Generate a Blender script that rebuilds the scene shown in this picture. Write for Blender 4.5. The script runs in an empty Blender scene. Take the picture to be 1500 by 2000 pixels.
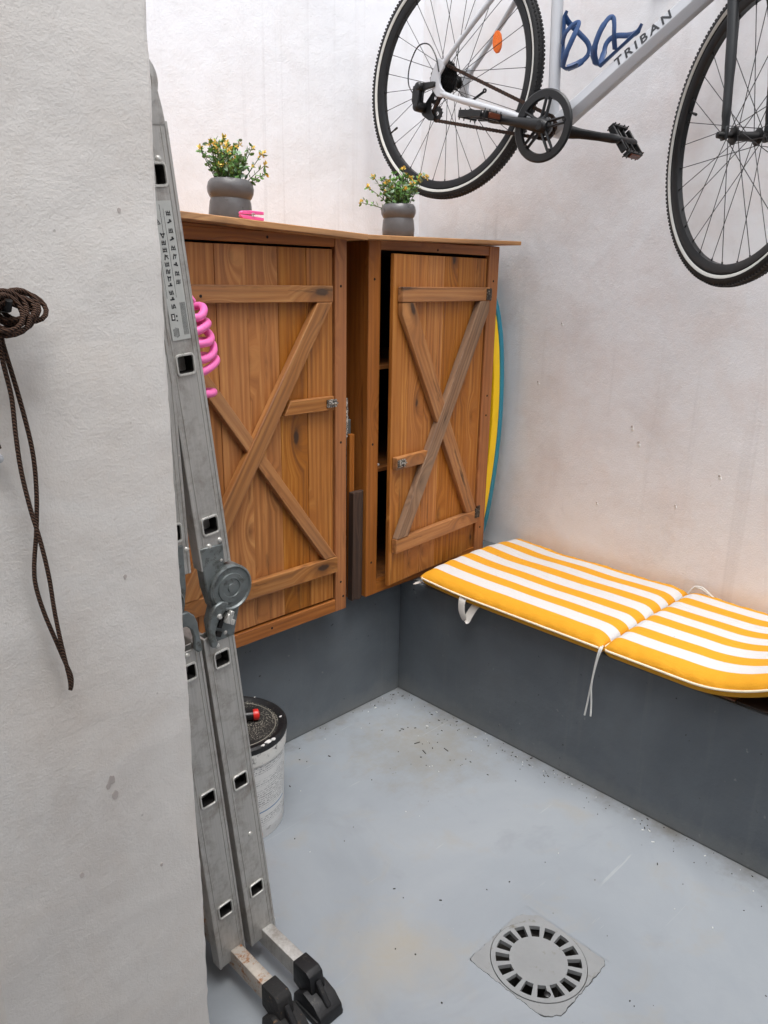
import bpy, bmesh, math, random
from mathutils import Vector as V, Matrix, Quaternion
R = math.radians
random.seed(7)
S = bpy.context.scene
COL = S.collection

# ------------------------------------------------------------------ camera
yaw, pitch, roll = R(-45.0), R(16.85), R(0.99)
fw = V((-math.sin(yaw)*math.cos(pitch), math.cos(yaw)*math.cos(pitch), -math.sin(pitch)))
rt = V((math.cos(yaw), math.sin(yaw), 0)); up = rt.cross(fw)
r_ = rt*math.cos(roll)+up*math.sin(roll); u_ = up*math.cos(roll)-rt*math.sin(roll)
cam = bpy.data.cameras.new('camera'); co = bpy.data.objects.new('camera', cam); COL.objects.link(co)
co.matrix_world = Matrix(((r_.x, u_.x, -fw.x, 0), (r_.y, u_.y, -fw.y, 0), (r_.z, u_.z, -fw.z, 1.44), (0, 0, 0, 1)))
cam.sensor_fit = 'VERTICAL'; cam.sensor_height = 32; cam.lens = 24; cam.clip_start = .02; cam.clip_end = 500
S.camera = co

# ------------------------------------------------------------------ light
SUN_EL, SUN_AZ = 72, -120        # azimuth from +x towards +y, degrees
w = bpy.data.worlds.new('World'); S.world = w; w.use_nodes = True
nt = w.node_tree; bg = nt.nodes['Background']
sky = nt.nodes.new('ShaderNodeTexSky'); sky.sky_type = 'NISHITA'; sky.sun_disc = False
sky.sun_elevation = R(SUN_EL); sky.sun_rotation = R(90-SUN_AZ); sky.air_density = 1.0; sky.dust_density = 3.0; sky.ozone_density = 1.0
hs = nt.nodes.new('ShaderNodeHueSaturation'); hs.inputs['Saturation'].default_value = .22
nt.links.new(sky.outputs[0], hs.inputs['Color']); nt.links.new(hs.outputs[0], bg.inputs['Color'])
bg.inputs['Strength'].default_value = .15
sun = bpy.data.lights.new('sun', 'SUN'); sun.energy = .72; sun.angle = R(35); sun.color = (1, .985, .965)
so = bpy.data.objects.new('sun', sun); COL.objects.link(so); so.location = (0, 0, 6)
sd = V((math.cos(R(SUN_AZ))*math.cos(R(SUN_EL)), math.sin(R(SUN_AZ))*math.cos(R(SUN_EL)), math.sin(R(SUN_EL))))
so.rotation_euler = sd.to_track_quat('Z', 'Y').to_euler()
vs = S.view_settings; vs.view_transform = 'Standard'; vs.look = 'None'; vs.gamma = 1; vs.use_curve_mapping = False
vs.exposure = 1.33
S.render.engine = 'CYCLES'; S.cycles.use_denoising = True; S.cycles.max_bounces = 10; S.cycles.diffuse_bounces = 6

# ------------------------------------------------------------------ materials
def sr(r, g, b):
    f = lambda c: (c/255/12.92 if c/255 <= .04045 else ((c/255+.055)/1.055)**2.4)
    return (f(r), f(g), f(b), 1)
class N:
    def __init__(s, name):
        s.m = bpy.data.materials.new(name); s.m.use_nodes = True; s.t = s.m.node_tree
        s.b = s.t.nodes['Principled BSDF']; s.co = None
    def n(s, typ, **kw):
        n = s.t.nodes.new('ShaderNode'+typ)
        for k, v in kw.items():
            if k in n.inputs: s.set(n.inputs[k], v)
            else: setattr(n, k, v)
        return n
    def set(s, i, v):
        if isinstance(v, bpy.types.NodeSocket): s.t.links.new(v, i)
        else: i.default_value = v
    def coord(s, scale=(1, 1, 1), rand=0, kind='Object', loc=(0, 0, 0)):
        tc = s.n('TexCoord'); v = tc.outputs[kind]
        if rand:
            oi = s.n('ObjectInfo'); m = s.n('VectorMath', operation='SCALE'); cx = s.n('CombineXYZ')
            for a, k in (('X', 31.), ('Y', 17.), ('Z', 53.)):
                mm = s.n('Math', operation='MULTIPLY'); s.set(mm.inputs[0], oi.outputs['Random']); mm.inputs[1].default_value = k*rand; s.set(cx.inputs[a], mm.outputs[0])
            ad = s.n('VectorMath', operation='ADD'); s.set(ad.inputs[0], v); s.set(ad.inputs[1], cx.outputs[0]); v = ad.outputs[0]
        mp = s.n('Mapping'); s.set(mp.inputs['Vector'], v); mp.inputs['Scale'].default_value = scale; mp.inputs['Location'].default_value = loc
        return mp.outputs[0]
    def noise(s, v, scale, detail=4, rough=.5, dist=0):
        n = s.n('TexNoise'); s.set(n.inputs['Vector'], v); n.inputs['Scale'].default_value = scale
        n.inputs['Detail'].default_value = detail; n.inputs['Roughness'].default_value = rough; n.inputs['Distortion'].default_value = dist
        return n.outputs['Fac']
    def ramp(s, f, stops):
        n = s.n('ValToRGB'); s.set(n.inputs['Fac'], f); e = n.color_ramp.elements
        e[0].position, e[0].color = stops[0]; e[1].position, e[1].color = stops[1]
        for p, c in stops[2:]:
            x = e.new(p); x.color = c
        return n.outputs['Color']
    def mr(s, f, a, b, c=0., d=1.):
        n = s.n('MapRange'); s.set(n.inputs[0], f); n.inputs[1].default_value = a; n.inputs[2].default_value = b
        n.inputs[3].default_value = c; n.inputs[4].default_value = d; return n.outputs[0]
    def math(s, op, a, b=0.):
        n = s.n('Math', operation=op); s.set(n.inputs[0], a); s.set(n.inputs[1], b); return n.outputs[0]
    def mix(s, f, a, b, mode='MIX'):
        n = s.n('MixRGB', blend_type=mode); s.set(n.inputs['Fac'], f); s.set(n.inputs['Color1'], a); s.set(n.inputs['Color2'], b)
        return n.outputs[0]
    def bump(s, h, dist, strength=1., prev=None):
        n = s.n('Bump'); s.set(n.inputs['Height'], h); n.inputs['Distance'].default_value = dist; n.inputs['Strength'].default_value = strength
        if prev is not None: s.set(n.inputs['Normal'], prev)
        return n.outputs[0]
    def out(s, col=None, rough=None, metal=None, nrm=None, **kw):
        if col is not None: s.set(s.b.inputs['Base Color'], col)
        if rough is not None: s.set(s.b.inputs['Roughness'], rough)
        if metal is not None: s.set(s.b.inputs['Metallic'], metal)
        if nrm is not None: s.set(s.b.inputs['Normal'], nrm)
        for k, v in kw.items(): s.set(s.b.inputs[k], v)
        return s.m

def simple(name, col, rough=.5, metal=0., var=.15, scale=20, bump=0., bscale=80, dirt=None, dirt_amt=.0, **kw):
    k = N(name); v = k.coord(rand=1)
    f = k.noise(v, scale, 5, .6)
    dark = tuple(c*(1-var) for c in col[:3])+(1,); lite = tuple(min(1, c*(1+var)) for c in col[:3])+(1,)
    c = k.ramp(f, [(.3, dark), (.7, lite)])
    if dirt is not None:
        d = k.mr(k.noise(v, scale*1.7, 6, .7), .62-dirt_amt*.3, .70-dirt_amt*.2)
        c = k.mix(d, c, dirt)
    rg = k.mr(k.noise(v, scale*2, 3), .3, .7, max(.02, rough-.05), min(1, rough+.05))
    nr = k.bump(k.noise(v, bscale, 4, .6), bump) if bump else None
    return k.out(c, rg, metal, nr, **kw)

def plaster(name, base, stain, warm, bumpd=.004, streak=0., grime=0., low=0.):
    k = N(name); v = k.coord(kind='Object')
    big = k.noise(v, 1.6, 5, .6, .6); mid = k.noise(v, 5.5, 5, .65, .4)
    c = k.ramp(big, [(.30, base), (.55, base), (.75, stain)])
    c = k.mix(k.mr(mid, .45, .8, 0, .6), c, warm)
    if low:   # splash dirt near the bench, a stain with its own ragged outline
        sx = k.n('SeparateXYZ'); k.set(sx.inputs[0], v)
        h = k.math('ADD', sx.outputs['Z'], k.mr(mid, .2, .8, -.25, .25))
        c = k.mix(k.mr(h, low-.35, low+.45, .18, 0), c, sr(202, 190, 180))
    if streak:
        vs_ = k.coord((22, 22, .25)); st = k.noise(vs_, 1.5, 3, .55)
        msk = k.noise(v, 1.1, 2)
        c = k.mix(k.math('MULTIPLY', k.mr(st, .58, .75, 0, streak), k.mr(msk, .4, .65)), c, sr(120, 112, 110))
    sp = k.n('TexVoronoi'); k.set(sp.inputs['Vector'], v); sp.inputs['Scale'].default_value = 7.0
    c = k.mix(k.mr(sp.outputs['Distance'], .010, .018, .35, 0), c, sr(110, 102, 96))
    if grime:
        g = k.noise(v, 3., 6, .7, .8)
        c = k.mix(k.mr(g, .55, .75, 0, grime), c, sr(140, 122, 104))
    n1 = k.noise(v, 330, 2, .6); n2 = k.noise(v, 150, 2, .55); n3 = k.noise(v, 6, 3); n4 = k.noise(k.coord((1, 1, .5), kind='Object'), 19, 3, .5, .8)
    nr = k.bump(n3, .010, .6); nr = k.bump(n4, .0022, .5, nr); nr = k.bump(n2, bumpd*.62, .55, nr); nr = k.bump(n1, bumpd*.4, .7, nr)
    return k.out(c, .92, 0, nr)

M_wall_back = plaster('plaster_back', sr(232, 234, 238), sr(226, 228, 232), sr(222, 221, 221), .0020, .20)
M_wall_right = plaster('plaster_right', sr(228, 228, 230), sr(211, 206, 206), sr(219, 208, 204), .0019, .34, .14, .50)
M_pillar = plaster('plaster_pillar', sr(218, 215, 211), sr(208, 203, 198), sr(205, 194, 183), .0015, 0, .16, .2)

def wood(name, c0, c1, c2, grey=0., stains=.0, rough=.55, tone=.30):
    k = N(name)
    v = k.coord((1, 1, 1), rand=1); vg = k.coord((1, 1, .045), rand=1); vk = k.coord((1, 1, .42), rand=1)
    sk = k.n('SeparateXYZ'); k.set(sk.inputs[0], vk); ck = k.n('CombineXYZ'); k.set(ck.inputs['X'], sk.outputs['X']); k.set(ck.inputs['Y'], sk.outputs['Z'])
    vo = k.n('TexVoronoi', voronoi_dimensions='2D'); k.set(vo.inputs['Vector'], ck.outputs[0]); vo.inputs['Scale'].default_value = 6.0
    sc_ = k.n('SeparateColor'); k.set(sc_.inputs[0], vo.outputs['Color'])
    dk = k.math('ADD', vo.outputs['Distance'], k.mr(sc_.outputs[0], .15, .8, .14, 0.0))   # many cells carry no knot
    sw = k.n('CombineXYZ'); k.set(sw.inputs['X'], k.math('MULTIPLY', k.mr(dk, .03, .30, 1, 0), .05))
    ad = k.n('VectorMath', operation='ADD'); k.set(ad.inputs[0], vg); k.set(ad.inputs[1], sw.outputs[0]); vg = ad.outputs[0]
    ring = k.n('TexWave', wave_type='BANDS', bands_direction='X'); k.set(ring.inputs['Vector'], vg)
    ring.inputs['Scale'].default_value = 17; ring.inputs['Distortion'].default_value = 9; ring.inputs['Detail'].default_value = 2; ring.inputs['Detail Scale'].default_value = 1.4
    g1 = k.noise(vg, 62, 6, .62); g2 = k.noise(vg, 380, 3, .6)
    f = k.math('ADD', k.math('MULTIPLY', ring.outputs['Fac'], .16), k.math('MULTIPLY', g1, .84))
    c = k.ramp(f, [(.26, c0), (.50, c1), (.76, c2)])
    c = k.mix(k.mr(g2, .42, .75, 0, .28), c, c0)
    big = k.noise(k.coord((1, 1, .22), rand=1), 12, 4, .6, .6)
    c = k.mix(k.mr(big, .35, .75, 0, .55), c, tuple(a*.72 for a in c1[:3])+(1,))
    d = k.math('ADD', dk, k.mr(k.noise(v, 60, 2), 0, 1, -.02, .02))
    c = k.mix(k.mr(d, .05, .16, .6, 0), c, tuple(a*.42 for a in c0[:3])+(1,))
    c = k.mix(k.mr(d, .038, .064, .92, 0), c, sr(48, 28, 16))
    if grey: c = k.mix(k.mr(k.noise(k.coord((1, 1, .25), rand=1), 11, 4), .35, .7, 0, grey), c, sr(132, 112, 92))
    if stains:
        st = k.noise(k.coord((1, 1, .12), rand=1), 24, 5, .7)
        c = k.mix(k.mr(st, .60, .70, 0, stains), c, sr(38, 24, 16))
    oi = k.n('ObjectInfo')
    h = k.n('HueSaturation'); k.set(h.inputs['Color'], c); k.set(h.inputs['Value'], k.mr(oi.outputs['Random'], 0, 1, 1-tone*.5, 1+tone*.45))
    k.set(h.inputs['Saturation'], k.mr(oi.outputs['Random'], 0, 1, 1.06, .94))
    nr = k.bump(g1, .0012, .5); nr = k.bump(g2, .0005, .5, nr)
    return k.out(h.outputs[0], k.mr(g1, .3, .7, rough-.1, rough+.12), 0, nr)
M_wood = wood('stained_pine', sr(118, 68, 26), sr(168, 105, 45), sr(202, 144, 76), 0, .6, tone=.24)
M_wood_frame = wood('stained_pine_frame', sr(116, 66, 28), sr(156, 94, 41), sr(180, 116, 56), 0, .35, tone=.16)
M_wood_batten = wood('weathered_pine', sr(112, 66, 30), sr(164, 106, 52), sr(192, 138, 80), .28, .8, .65)
M_wood_dark = wood('streaked_pine', sr(70, 46, 30), sr(128, 92, 62), sr(170, 132, 96), .7, .85, .7, .1)
M_wood_roof = wood('roof_pine', sr(128, 84, 44), sr(178, 126, 72), sr(206, 154, 96), .35, .15, .6)
M_plank_dark = wood('old_dark_plank', sr(36, 24, 18), sr(62, 42, 30), sr(88, 62, 46), 0, .5, .75)

def floor_mat():
    k = N('painted_concrete'); v = k.coord()
    big = k.noise(v, 2.2, 5, .6, .5); mid = k.noise(v, 7, 5, .65, .6)
    c = k.ramp(big, [(.3, sr(134, 140, 146)), (.5, sr(141, 147, 153)), (.72, sr(148, 153, 158))])
    c = k.mix(k.mr(mid, .55, .78, 0, .6), c, sr(148, 144, 134))
    c = k.mix(k.mr(k.noise(v, 3.1, 4, .7, 1), .56, .72, 0, .65), c, sr(131, 136, 141))
    vx = k.coord(); sx_ = k.n('VectorMath', operation='DISTANCE'); k.set(sx_.inputs[0], vx); sx_.inputs[1].default_value = (.98, .93, 0)
    dd_ = k.math('ADD', sx_.outputs['Value'], k.mr(k.noise(v, 8, 5, .7), .2, .8, -.12, .12))
    c = k.mix(k.mr(dd_, .03, .17, .38, 0), c, sr(158, 148, 128))
    sx2 = k.n('VectorMath', operation='DISTANCE'); k.set(sx2.inputs[0], vx); sx2.inputs[1].default_value = (1.62, 1.42, 0)
    dd2 = k.math('ADD', sx2.outputs['Value'], k.mr(k.noise(v, 14, 5, .75), .2, .8, -.2, .2))
    c = k.mix(k.mr(dd2, .02, .26, .5, 0), c, sr(128, 122, 108))
    rv_ = k.n('Mapping'); k.set(rv_.inputs['Vector'], vx); rv_.inputs['Rotation'].default_value = (0, 0, .6); rv_.inputs['Scale'].default_value = (1.2, 26, 1)
    scr = k.noise(rv_.outputs[0], 3.2, 3, .6, .6)
    c = k.mix(k.mr(scr, .69, .73, 0, .35), c, sr(176, 178, 180))
    # darker scum line beside the benches, ragged
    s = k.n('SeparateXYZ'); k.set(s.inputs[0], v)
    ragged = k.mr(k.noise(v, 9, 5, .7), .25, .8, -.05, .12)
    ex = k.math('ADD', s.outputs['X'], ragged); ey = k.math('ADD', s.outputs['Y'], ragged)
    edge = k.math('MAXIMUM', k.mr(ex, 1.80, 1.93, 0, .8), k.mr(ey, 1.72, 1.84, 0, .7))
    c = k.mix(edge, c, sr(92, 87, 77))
    f = k.noise(v, 160, 2)
    c = k.mix(k.mr(f, .76, .79, 0, .5), c, sr(178, 180, 182))
    c = k.mix(k.mr(k.noise(v, 120, 2), .77, .80, 0, .6), c, sr(80, 78, 74))
    nr = k.bump(k.noise(v, 10, 3), .004, .5); nr = k.bump(k.noise(v, 90, 3), .0008, .5, nr)
    return k.out(c, k.mr(mid, .3, .7, .42, .62), 0, nr)
M_floor = floor_mat()
def bench_mat():
    k = N('dark_grey_masonry_paint'); v = k.coord()
    big = k.noise(v, 2.5, 4, .6, .4); mid = k.noise(v, 12, 5, .65)
    c = k.ramp(big, [(.3, sr(80, 86, 92)), (.7, sr(100, 106, 111))])
    c = k.mix(k.mr(mid, .5, .75, 0, .35), c, sr(94, 97, 98))
    c = k.mix(k.mr(k.noise(v, 55, 2), .73, .77, 0, .8), c, sr(34, 34, 34))
    drip = k.noise(k.coord((16, 16, .8)), 1.6, 4, .6)
    c = k.mix(k.mr(drip, .56, .74, 0, .30), c, sr(112, 114, 114))
    c = k.mix(k.mr(k.noise(v, 38, 2), .74, .77, 0, .5), c, sr(128, 130, 130))
    s = k.n('SeparateXYZ'); k.set(s.inputs[0], v)
    h = k.math('ADD', s.outputs['Z'], k.mr(k.noise(v, 14, 4, .7), .2, .8, -.03, .03))
    c = k.mix(k.mr(h, .0, .07, .55, 0), c, sr(120, 122, 120))
    nr = k.bump(k.noise(v, 5, 3), .008, .5); nr = k.bump(k.noise(v, 70, 3, .6), .0018, .6, nr)
    return k.out(c, k.mr(mid, .3, .7, .40, .58), 0, nr)
M_bench = bench_mat()

def alu_mat(name, c, r=.42, dirt=.5):
    k = N(name); v = k.coord(rand=0); vb = k.coord((1, 1, .05))
    g = k.noise(vb, 220, 3); m = k.noise(v, 22, 6, .7)
    cc = k.ramp(g, [(.3, tuple(a*.82 for a in c[:3])+(1,)), (.7, c)])
    cc = k.mix(k.mr(m, .48, .68, 0, dirt), cc, sr(108, 98, 88))
    cc = k.mix(k.mr(k.noise(v, 60, 4, .7), .68, .72, 0, .8), cc, sr(222, 220, 214))
    met = k.mr(m, .5, .7, .45, .15)
    return k.out(cc, k.mr(g, .3, .7, r-.07, r+.1), met, k.bump(g, .0003, .5))
M_alu = alu_mat('brushed_aluminium', sr(188, 186, 182), .45, .62)
M_alu_bright = alu_mat('worn_bright_aluminium', sr(206, 205, 200), .3, .2)
M_alu_rust = simple('rusty_aluminium', sr(176, 168, 158), .55, .4, .2, 30, .0006, 120, sr(150, 100, 60), .35)
M_zinc = simple('zinc_plated_steel', sr(122, 128, 128), .45, .6, .22, 26, .0005, 90, sr(90, 92, 88), .3)
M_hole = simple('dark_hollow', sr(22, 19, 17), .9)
M_rubber = simple('black_rubber', sr(14, 14, 17), .55, 0, .3, 30, .0008, 90, sr(58, 55, 50), .08)
M_rubber_mud = simple('muddy_rubber', sr(25, 24, 24), .75, 0, .3, 55, .002, 120, sr(120, 92, 64), .05)
M_tyre = simple('tyre_rubber', sr(15, 15, 16), .65, 0, .2, 60)
M_rim = simple('black_rim', sr(15, 16, 18), .38, .2, .15, 40)
M_reflect = simple('reflective_band', sr(206, 206, 200), .45, 0, .05, 30)
M_spoke = simple('spoke_steel', sr(42, 42, 43), .35, .4, .1)
M_black = simple('black_component', sr(15, 16, 18), .4, 0, .2, 40)
M_black_m = simple('black_steel', sr(20, 19, 19), .4, .3, .2, 60)
M_frame = simple('silver_white_paint', sr(184, 186, 190), .36, .0, .008, 4, **{'Coat Weight': .4})
M_fork = simple('black_fork_paint', sr(24, 26, 28), .42, 0, .1, 20)
M_chain = simple('rusty_chain', sr(44, 33, 26), .6, .3, .4, 220, 0, 80, sr(118, 66, 30), .25)
M_blue = simple('blue_plastic', sr(38, 70, 116), .38, 0, .12, 40)
M_orange = simple('orange_reflector', sr(238, 112, 18), .3, 0, .1, 200, .0015, 260)
M_amber = simple('dull_amber_reflector', sr(98, 50, 30), .35, 0, .1, 200)
M_letter = simple('dark_lettering', sr(40, 41, 44), .5)
M_pink = simple('pink_hose', sr(232, 112, 176), .38, 0, .06, 20, **{'Subsurface Weight': .0})
M_pink2 = simple('pink_peg', sr(240, 96, 160), .4, 0, .08, 40)
M_pot = simple('grey_ceramic', sr(88, 87, 88), .32, 0, .12, 14, .0008, 60)
M_soil = simple('soil', sr(50, 40, 30), .95, 0, .4, 80)
M_leaf = simple('leaf_green', sr(102, 146, 74), .5, 0, .35, 90)
M_leaf2 = simple('leaf_grey_green', sr(140, 166, 138), .5, 0, .25, 90)
M_stem = simple('stem_green', sr(70, 84, 42), .6, 0, .3, 60)
M_flower = simple('flower_yellow', sr(226, 192, 92), .55, 0, .25, 90)
M_white_pl = simple('white_plastic', sr(222, 222, 220), .42, 0, .06, 20, .0004, 60, sr(120, 116, 108), .12)
M_white_tape = simple('off_white_webbing', sr(212, 208, 202), .8, 0, .06, 60, .0006, 400)
M_cord_white = simple('white_cord', sr(206, 206, 202), .8, 0, .08, 100)
M_pipe = simple('cushion_piping', sr(232, 218, 190), .7, 0, .06, 60)
M_yel = simple('board_yellow', sr(242, 200, 18), .5, 0, .04, 10)
M_teal = simple('board_teal', sr(40, 128, 150), .5, 0, .06, 10)
M_red = simple('red_plastic', sr(206, 40, 34), .35)
M_cap = simple('grey_cap', sr(170, 172, 176), .4)
M_terra = simple('orange_clay', sr(178, 92, 54), .75, 0, .2, 40)
M_ochre = simple('yellow_plastic', sr(220, 160, 40), .5)
M_sponge = simple('mottled_straw', sr(168, 126, 70), .9, 0, .5, 160, .004, 150, sr(40, 28, 18), .7)
M_drain = simple('grey_pvc_cover', sr(136, 138, 139), .5, 0, .07, 14, .0006, 60, sr(112, 108, 98), .12)
M_mortar = simple('mortar', sr(128, 132, 136), .85, 0, .15, 40)
M_inner_shade = simple('inner_shade_black', sr(26, 22, 20), .95)  # near-black colour standing in for the shade inside the cabinets
M_pit = simple('drain_pit', sr(66, 63, 58), .7, 0, .3, 30)
M_tile_a = simple('brown_tile', sr(120, 84, 62), .5, 0, .2, 20)
M_tile_b = simple('dark_tile', sr(52, 40, 34), .5, 0, .2, 20)
M_debris = simple('dry_debris', sr(48, 42, 36), .9, 0, .4, 200)
M_pitgrey = simple('plaster_pit_grey', sr(182, 174, 170), .95)
M_debris_w = simple('white_flakes', sr(214, 214, 212), .8, 0, .1, 50)
M_shade_slab = simple('shade_slab_grey', sr(120, 114, 108), .9, 0, .1, 4)  # for the unseen shading slab above the camera
M_brass = simple('dark_hinge_steel', sr(62, 56, 50), .45, .7, .3, 120, 0, 80, sr(150, 140, 126), .3)
M_latch = simple('speckled_latch', sr(196, 192, 184), .4, .5, .2, 130, 0, 80, sr(40, 36, 32), .7)

def rope_mat():
    k = N('brown_cord'); v = k.coord()
    wv = k.n('TexWave', wave_type='BANDS', bands_direction='DIAGONAL'); k.set(wv.inputs['Vector'], v); wv.inputs['Scale'].default_value = 150; wv.inputs['Distortion'].default_value = 1.5
    c = k.ramp(wv.outputs['Fac'], [(.2, sr(44, 26, 17)), (.8, sr(80, 52, 33))])
    return k.out(c, .85, 0, k.bump(wv.outputs['Fac'], .0015, 1))
M_rope = rope_mat()
def cushion_mat():
    k = N('striped_canvas'); v = k.coord(); s = k.n('SeparateXYZ'); k.set(s.inputs[0], v)
    wob = k.mr(k.noise(v, 6, 2), .3, .7, -.002, .002)
    x = k.math('ADD', s.outputs['X'], wob)          # object origin lies on the front edge
    p = k.math('MODULO', k.math('SUBTRACT', x, .052), .1)
    st = k.math('MULTIPLY', k.math('GREATER_THAN', x, .052), k.math('LESS_THAN', p, .052))
    st = k.math('MULTIPLY', st, k.math('GREATER_THAN', s.outputs['Z'], .03))
    weave = k.noise(v, 900, 2)
    ye = k.ramp(weave, [(.3, sr(204, 140, 14)), (.7, sr(216, 154, 26))])
    wh = k.ramp(weave, [(.3, sr(192, 190, 190)), (.7, sr(206, 203, 201))])
    c = k.mix(st, ye, wh)
    c = k.mix(k.mr(k.noise(v, 26, 3), .76, .79, 0, .6), c, sr(110, 90, 60))
    nr = k.bump(k.noise(v, 9, 3, .5), .006, .5); nr = k.bump(weave, .0004, .4, nr)
    vf = k.coord((1.0, 1, 1)); nr = k.bump(k.noise(k.coord((1, .35, 1)), 30, 4, .55, 1.5), .0045, .6, nr)
    return k.out(c, .85, 0, nr)
M_cushion = cushion_mat()
def label_mat():
    k = N('bucket_label'); v = k.coord(kind='Object')
    s = k.n('SeparateXYZ'); k.set(s.inputs[0], v)
    rows = k.math('FRACT', k.math('MULTIPLY', s.outputs['Z'], 150.))
    txt = k.noise(k.coord((1, 1, .5)), 420, 2)
    blk = k.noise(k.coord((.15, .15, 1)), 22, 2)
    m = k.math('MULTIPLY', k.math('LESS_THAN', rows, .55), k.math('GREATER_THAN', txt, .5))
    m = k.math('MULTIPLY', m, k.mr(blk, .4, .48))
    c = k.mix(k.math('MULTIPLY', m, .7), sr(216, 217, 216), sr(84, 90, 96))
    b = k.math('MULTIPLY', k.math('GREATER_THAN', s.outputs['Z'], -.048), k.math('LESS_THAN', s.outputs['Z'], -.044))
    c = k.mix(k.math('MULTIPLY', b, .8), c, sr(40, 110, 160))
    return k.out(c, .5)
M_label = label_mat()
def speck_lid():
    k = N('gritty_lid'); v = k.coord()
    n = k.noise(v, 230, 2, .6); a = k.noise(v, 11, 3)
    c = k.mix(k.math('MULTIPLY', k.mr(n, .55, .60), k.mr(a, .42, .58)), sr(20, 20, 21), sr(150, 146, 134))
    return k.out(c, .6, 0, k.bump(n, .0015, .6))
M_lid = speck_lid()

# ------------------------------------------------------------------ mesh helpers
class MB:
    def __init__(s): s.v, s.f = [], []
    def add(s, vs, fs):
        o = len(s.v); s.v += [tuple(p) for p in vs]; s.f += [tuple(i+o for i in f) for f in fs]; return s
    def box(s, c, d, rot=None):
        c = V(c); m = rot or Matrix.Identity(3); ps = []
        for x in (-1, 1):
            for y in (-1, 1):
                for z in (-1, 1): ps.append(c+m@V((x*d[0]/2, y*d[1]/2, z*d[2]/2)))
        return s.add(ps, [(0, 1, 3, 2), (4, 6, 7, 5), (0, 4, 5, 1), (2, 3, 7, 6), (0, 2, 6, 4), (1, 5, 7, 3)])
    def bx(s, x0, x1, y0, y1, z0, z1): return s.box(((x0+x1)/2, (y0+y1)/2, (z0+z1)/2), (x1-x0, y1-y0, z1-z0))
    def prism(s, poly, back):
        n = len(poly); P = [V(p) for p in poly]; b = V(back); vs = P+[p+b for p in P]
        return s.add(vs, [tuple(range(n)), tuple(range(2*n-1, n-1, -1))]+[(i, i+n, (i+1) % n+n, (i+1) % n) for i in range(n)])
    def tube(s, pts, r, n=8, closed=False, cap=True, flat=1.0, upv=None):
        P = [V(p) for p in pts]; m = len(P); rs = r if isinstance(r, (list, tuple)) else [r]*m
        T = []
        for i in range(m):
            a = P[i-1] if (i or closed) else P[0]; b = P[(i+1) % m] if (i < m-1 or closed) else P[-1]
            T.append((b-a).normalized())
        q = V(upv) if upv else (V((0, 0, 1)) if abs(T[0].z) < .9 else V((1, 0, 0)))
        x = (q-T[0]*q.dot(T[0])).normalized(); vs = []
        for i in range(m):
            if upv: x = V(upv)
            x = (x-T[i]*x.dot(T[i])).normalized(); y = T[i].cross(x)
            for j in range(n):
                a = 2*math.pi*j/n; vs.append(P[i]+x*(math.cos(a)*rs[i])+y*(math.sin(a)*rs[i]*flat))
        fs = []
        for i in range(m if closed else m-1):
            k = (i+1) % m
            for j in range(n): fs.append((i*n+j, i*n+(j+1) % n, k*n+(j+1) % n, k*n+j))
        if cap and not closed: fs += [tuple(range(n-1, -1, -1)), tuple(range((m-1)*n, m*n))]
        return s.add(vs, fs)
    def lathe(s, prof, c, ax=(0, 0, 1), n=32, ref=None):
        c = V(c); a = V(ax).normalized(); q = V(ref) if ref else (V((1, 0, 0)) if abs(a.x) < .9 else V((0, 1, 0)))
        x = (q-a*q.dot(a)).normalized(); y = a.cross(x); vs = []; m = len(prof)
        for j in range(n):
            t = 2*math.pi*j/n; d = x*math.cos(t)+y*math.sin(t)
            for r, h in prof: vs.append(c+d*r+a*h)
        fs = []
        for j in range(n):
            k = (j+1) % n
            for i in range(m-1): fs.append((j*m+i, k*m+i, k*m+i+1, j*m+i+1))
        return s.add(vs, fs)
    def flat(s, polys, mapf, t0, t1):
        """extrude a set of 2-D polygons (shared edges merge) between heights t0 and t1"""
        idx, P = {}, []
        def vid(p):
            k = (round(p[0], 6), round(p[1], 6))
            if k not in idx: idx[k] = len(P); P.append(p)
            return idx[k]
        F = [[vid(p) for p in q] for q in polys]; E = {}
        for f in F:
            for i in range(len(f)):
                a, b = f[i], f[(i+1) % len(f)]; E[(a, b)] = 1
        n = len(P); vs = [mapf(p[0], p[1], t1) for p in P]+[mapf(p[0], p[1], t0) for p in P]
        fs = [tuple(f) for f in F]+[tuple(i+n for i in reversed(f)) for f in F]
        fs += [(b, a, a+n, b+n) for (a, b) in E if (b, a) not in E]
        return s.add(vs, fs)

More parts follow.
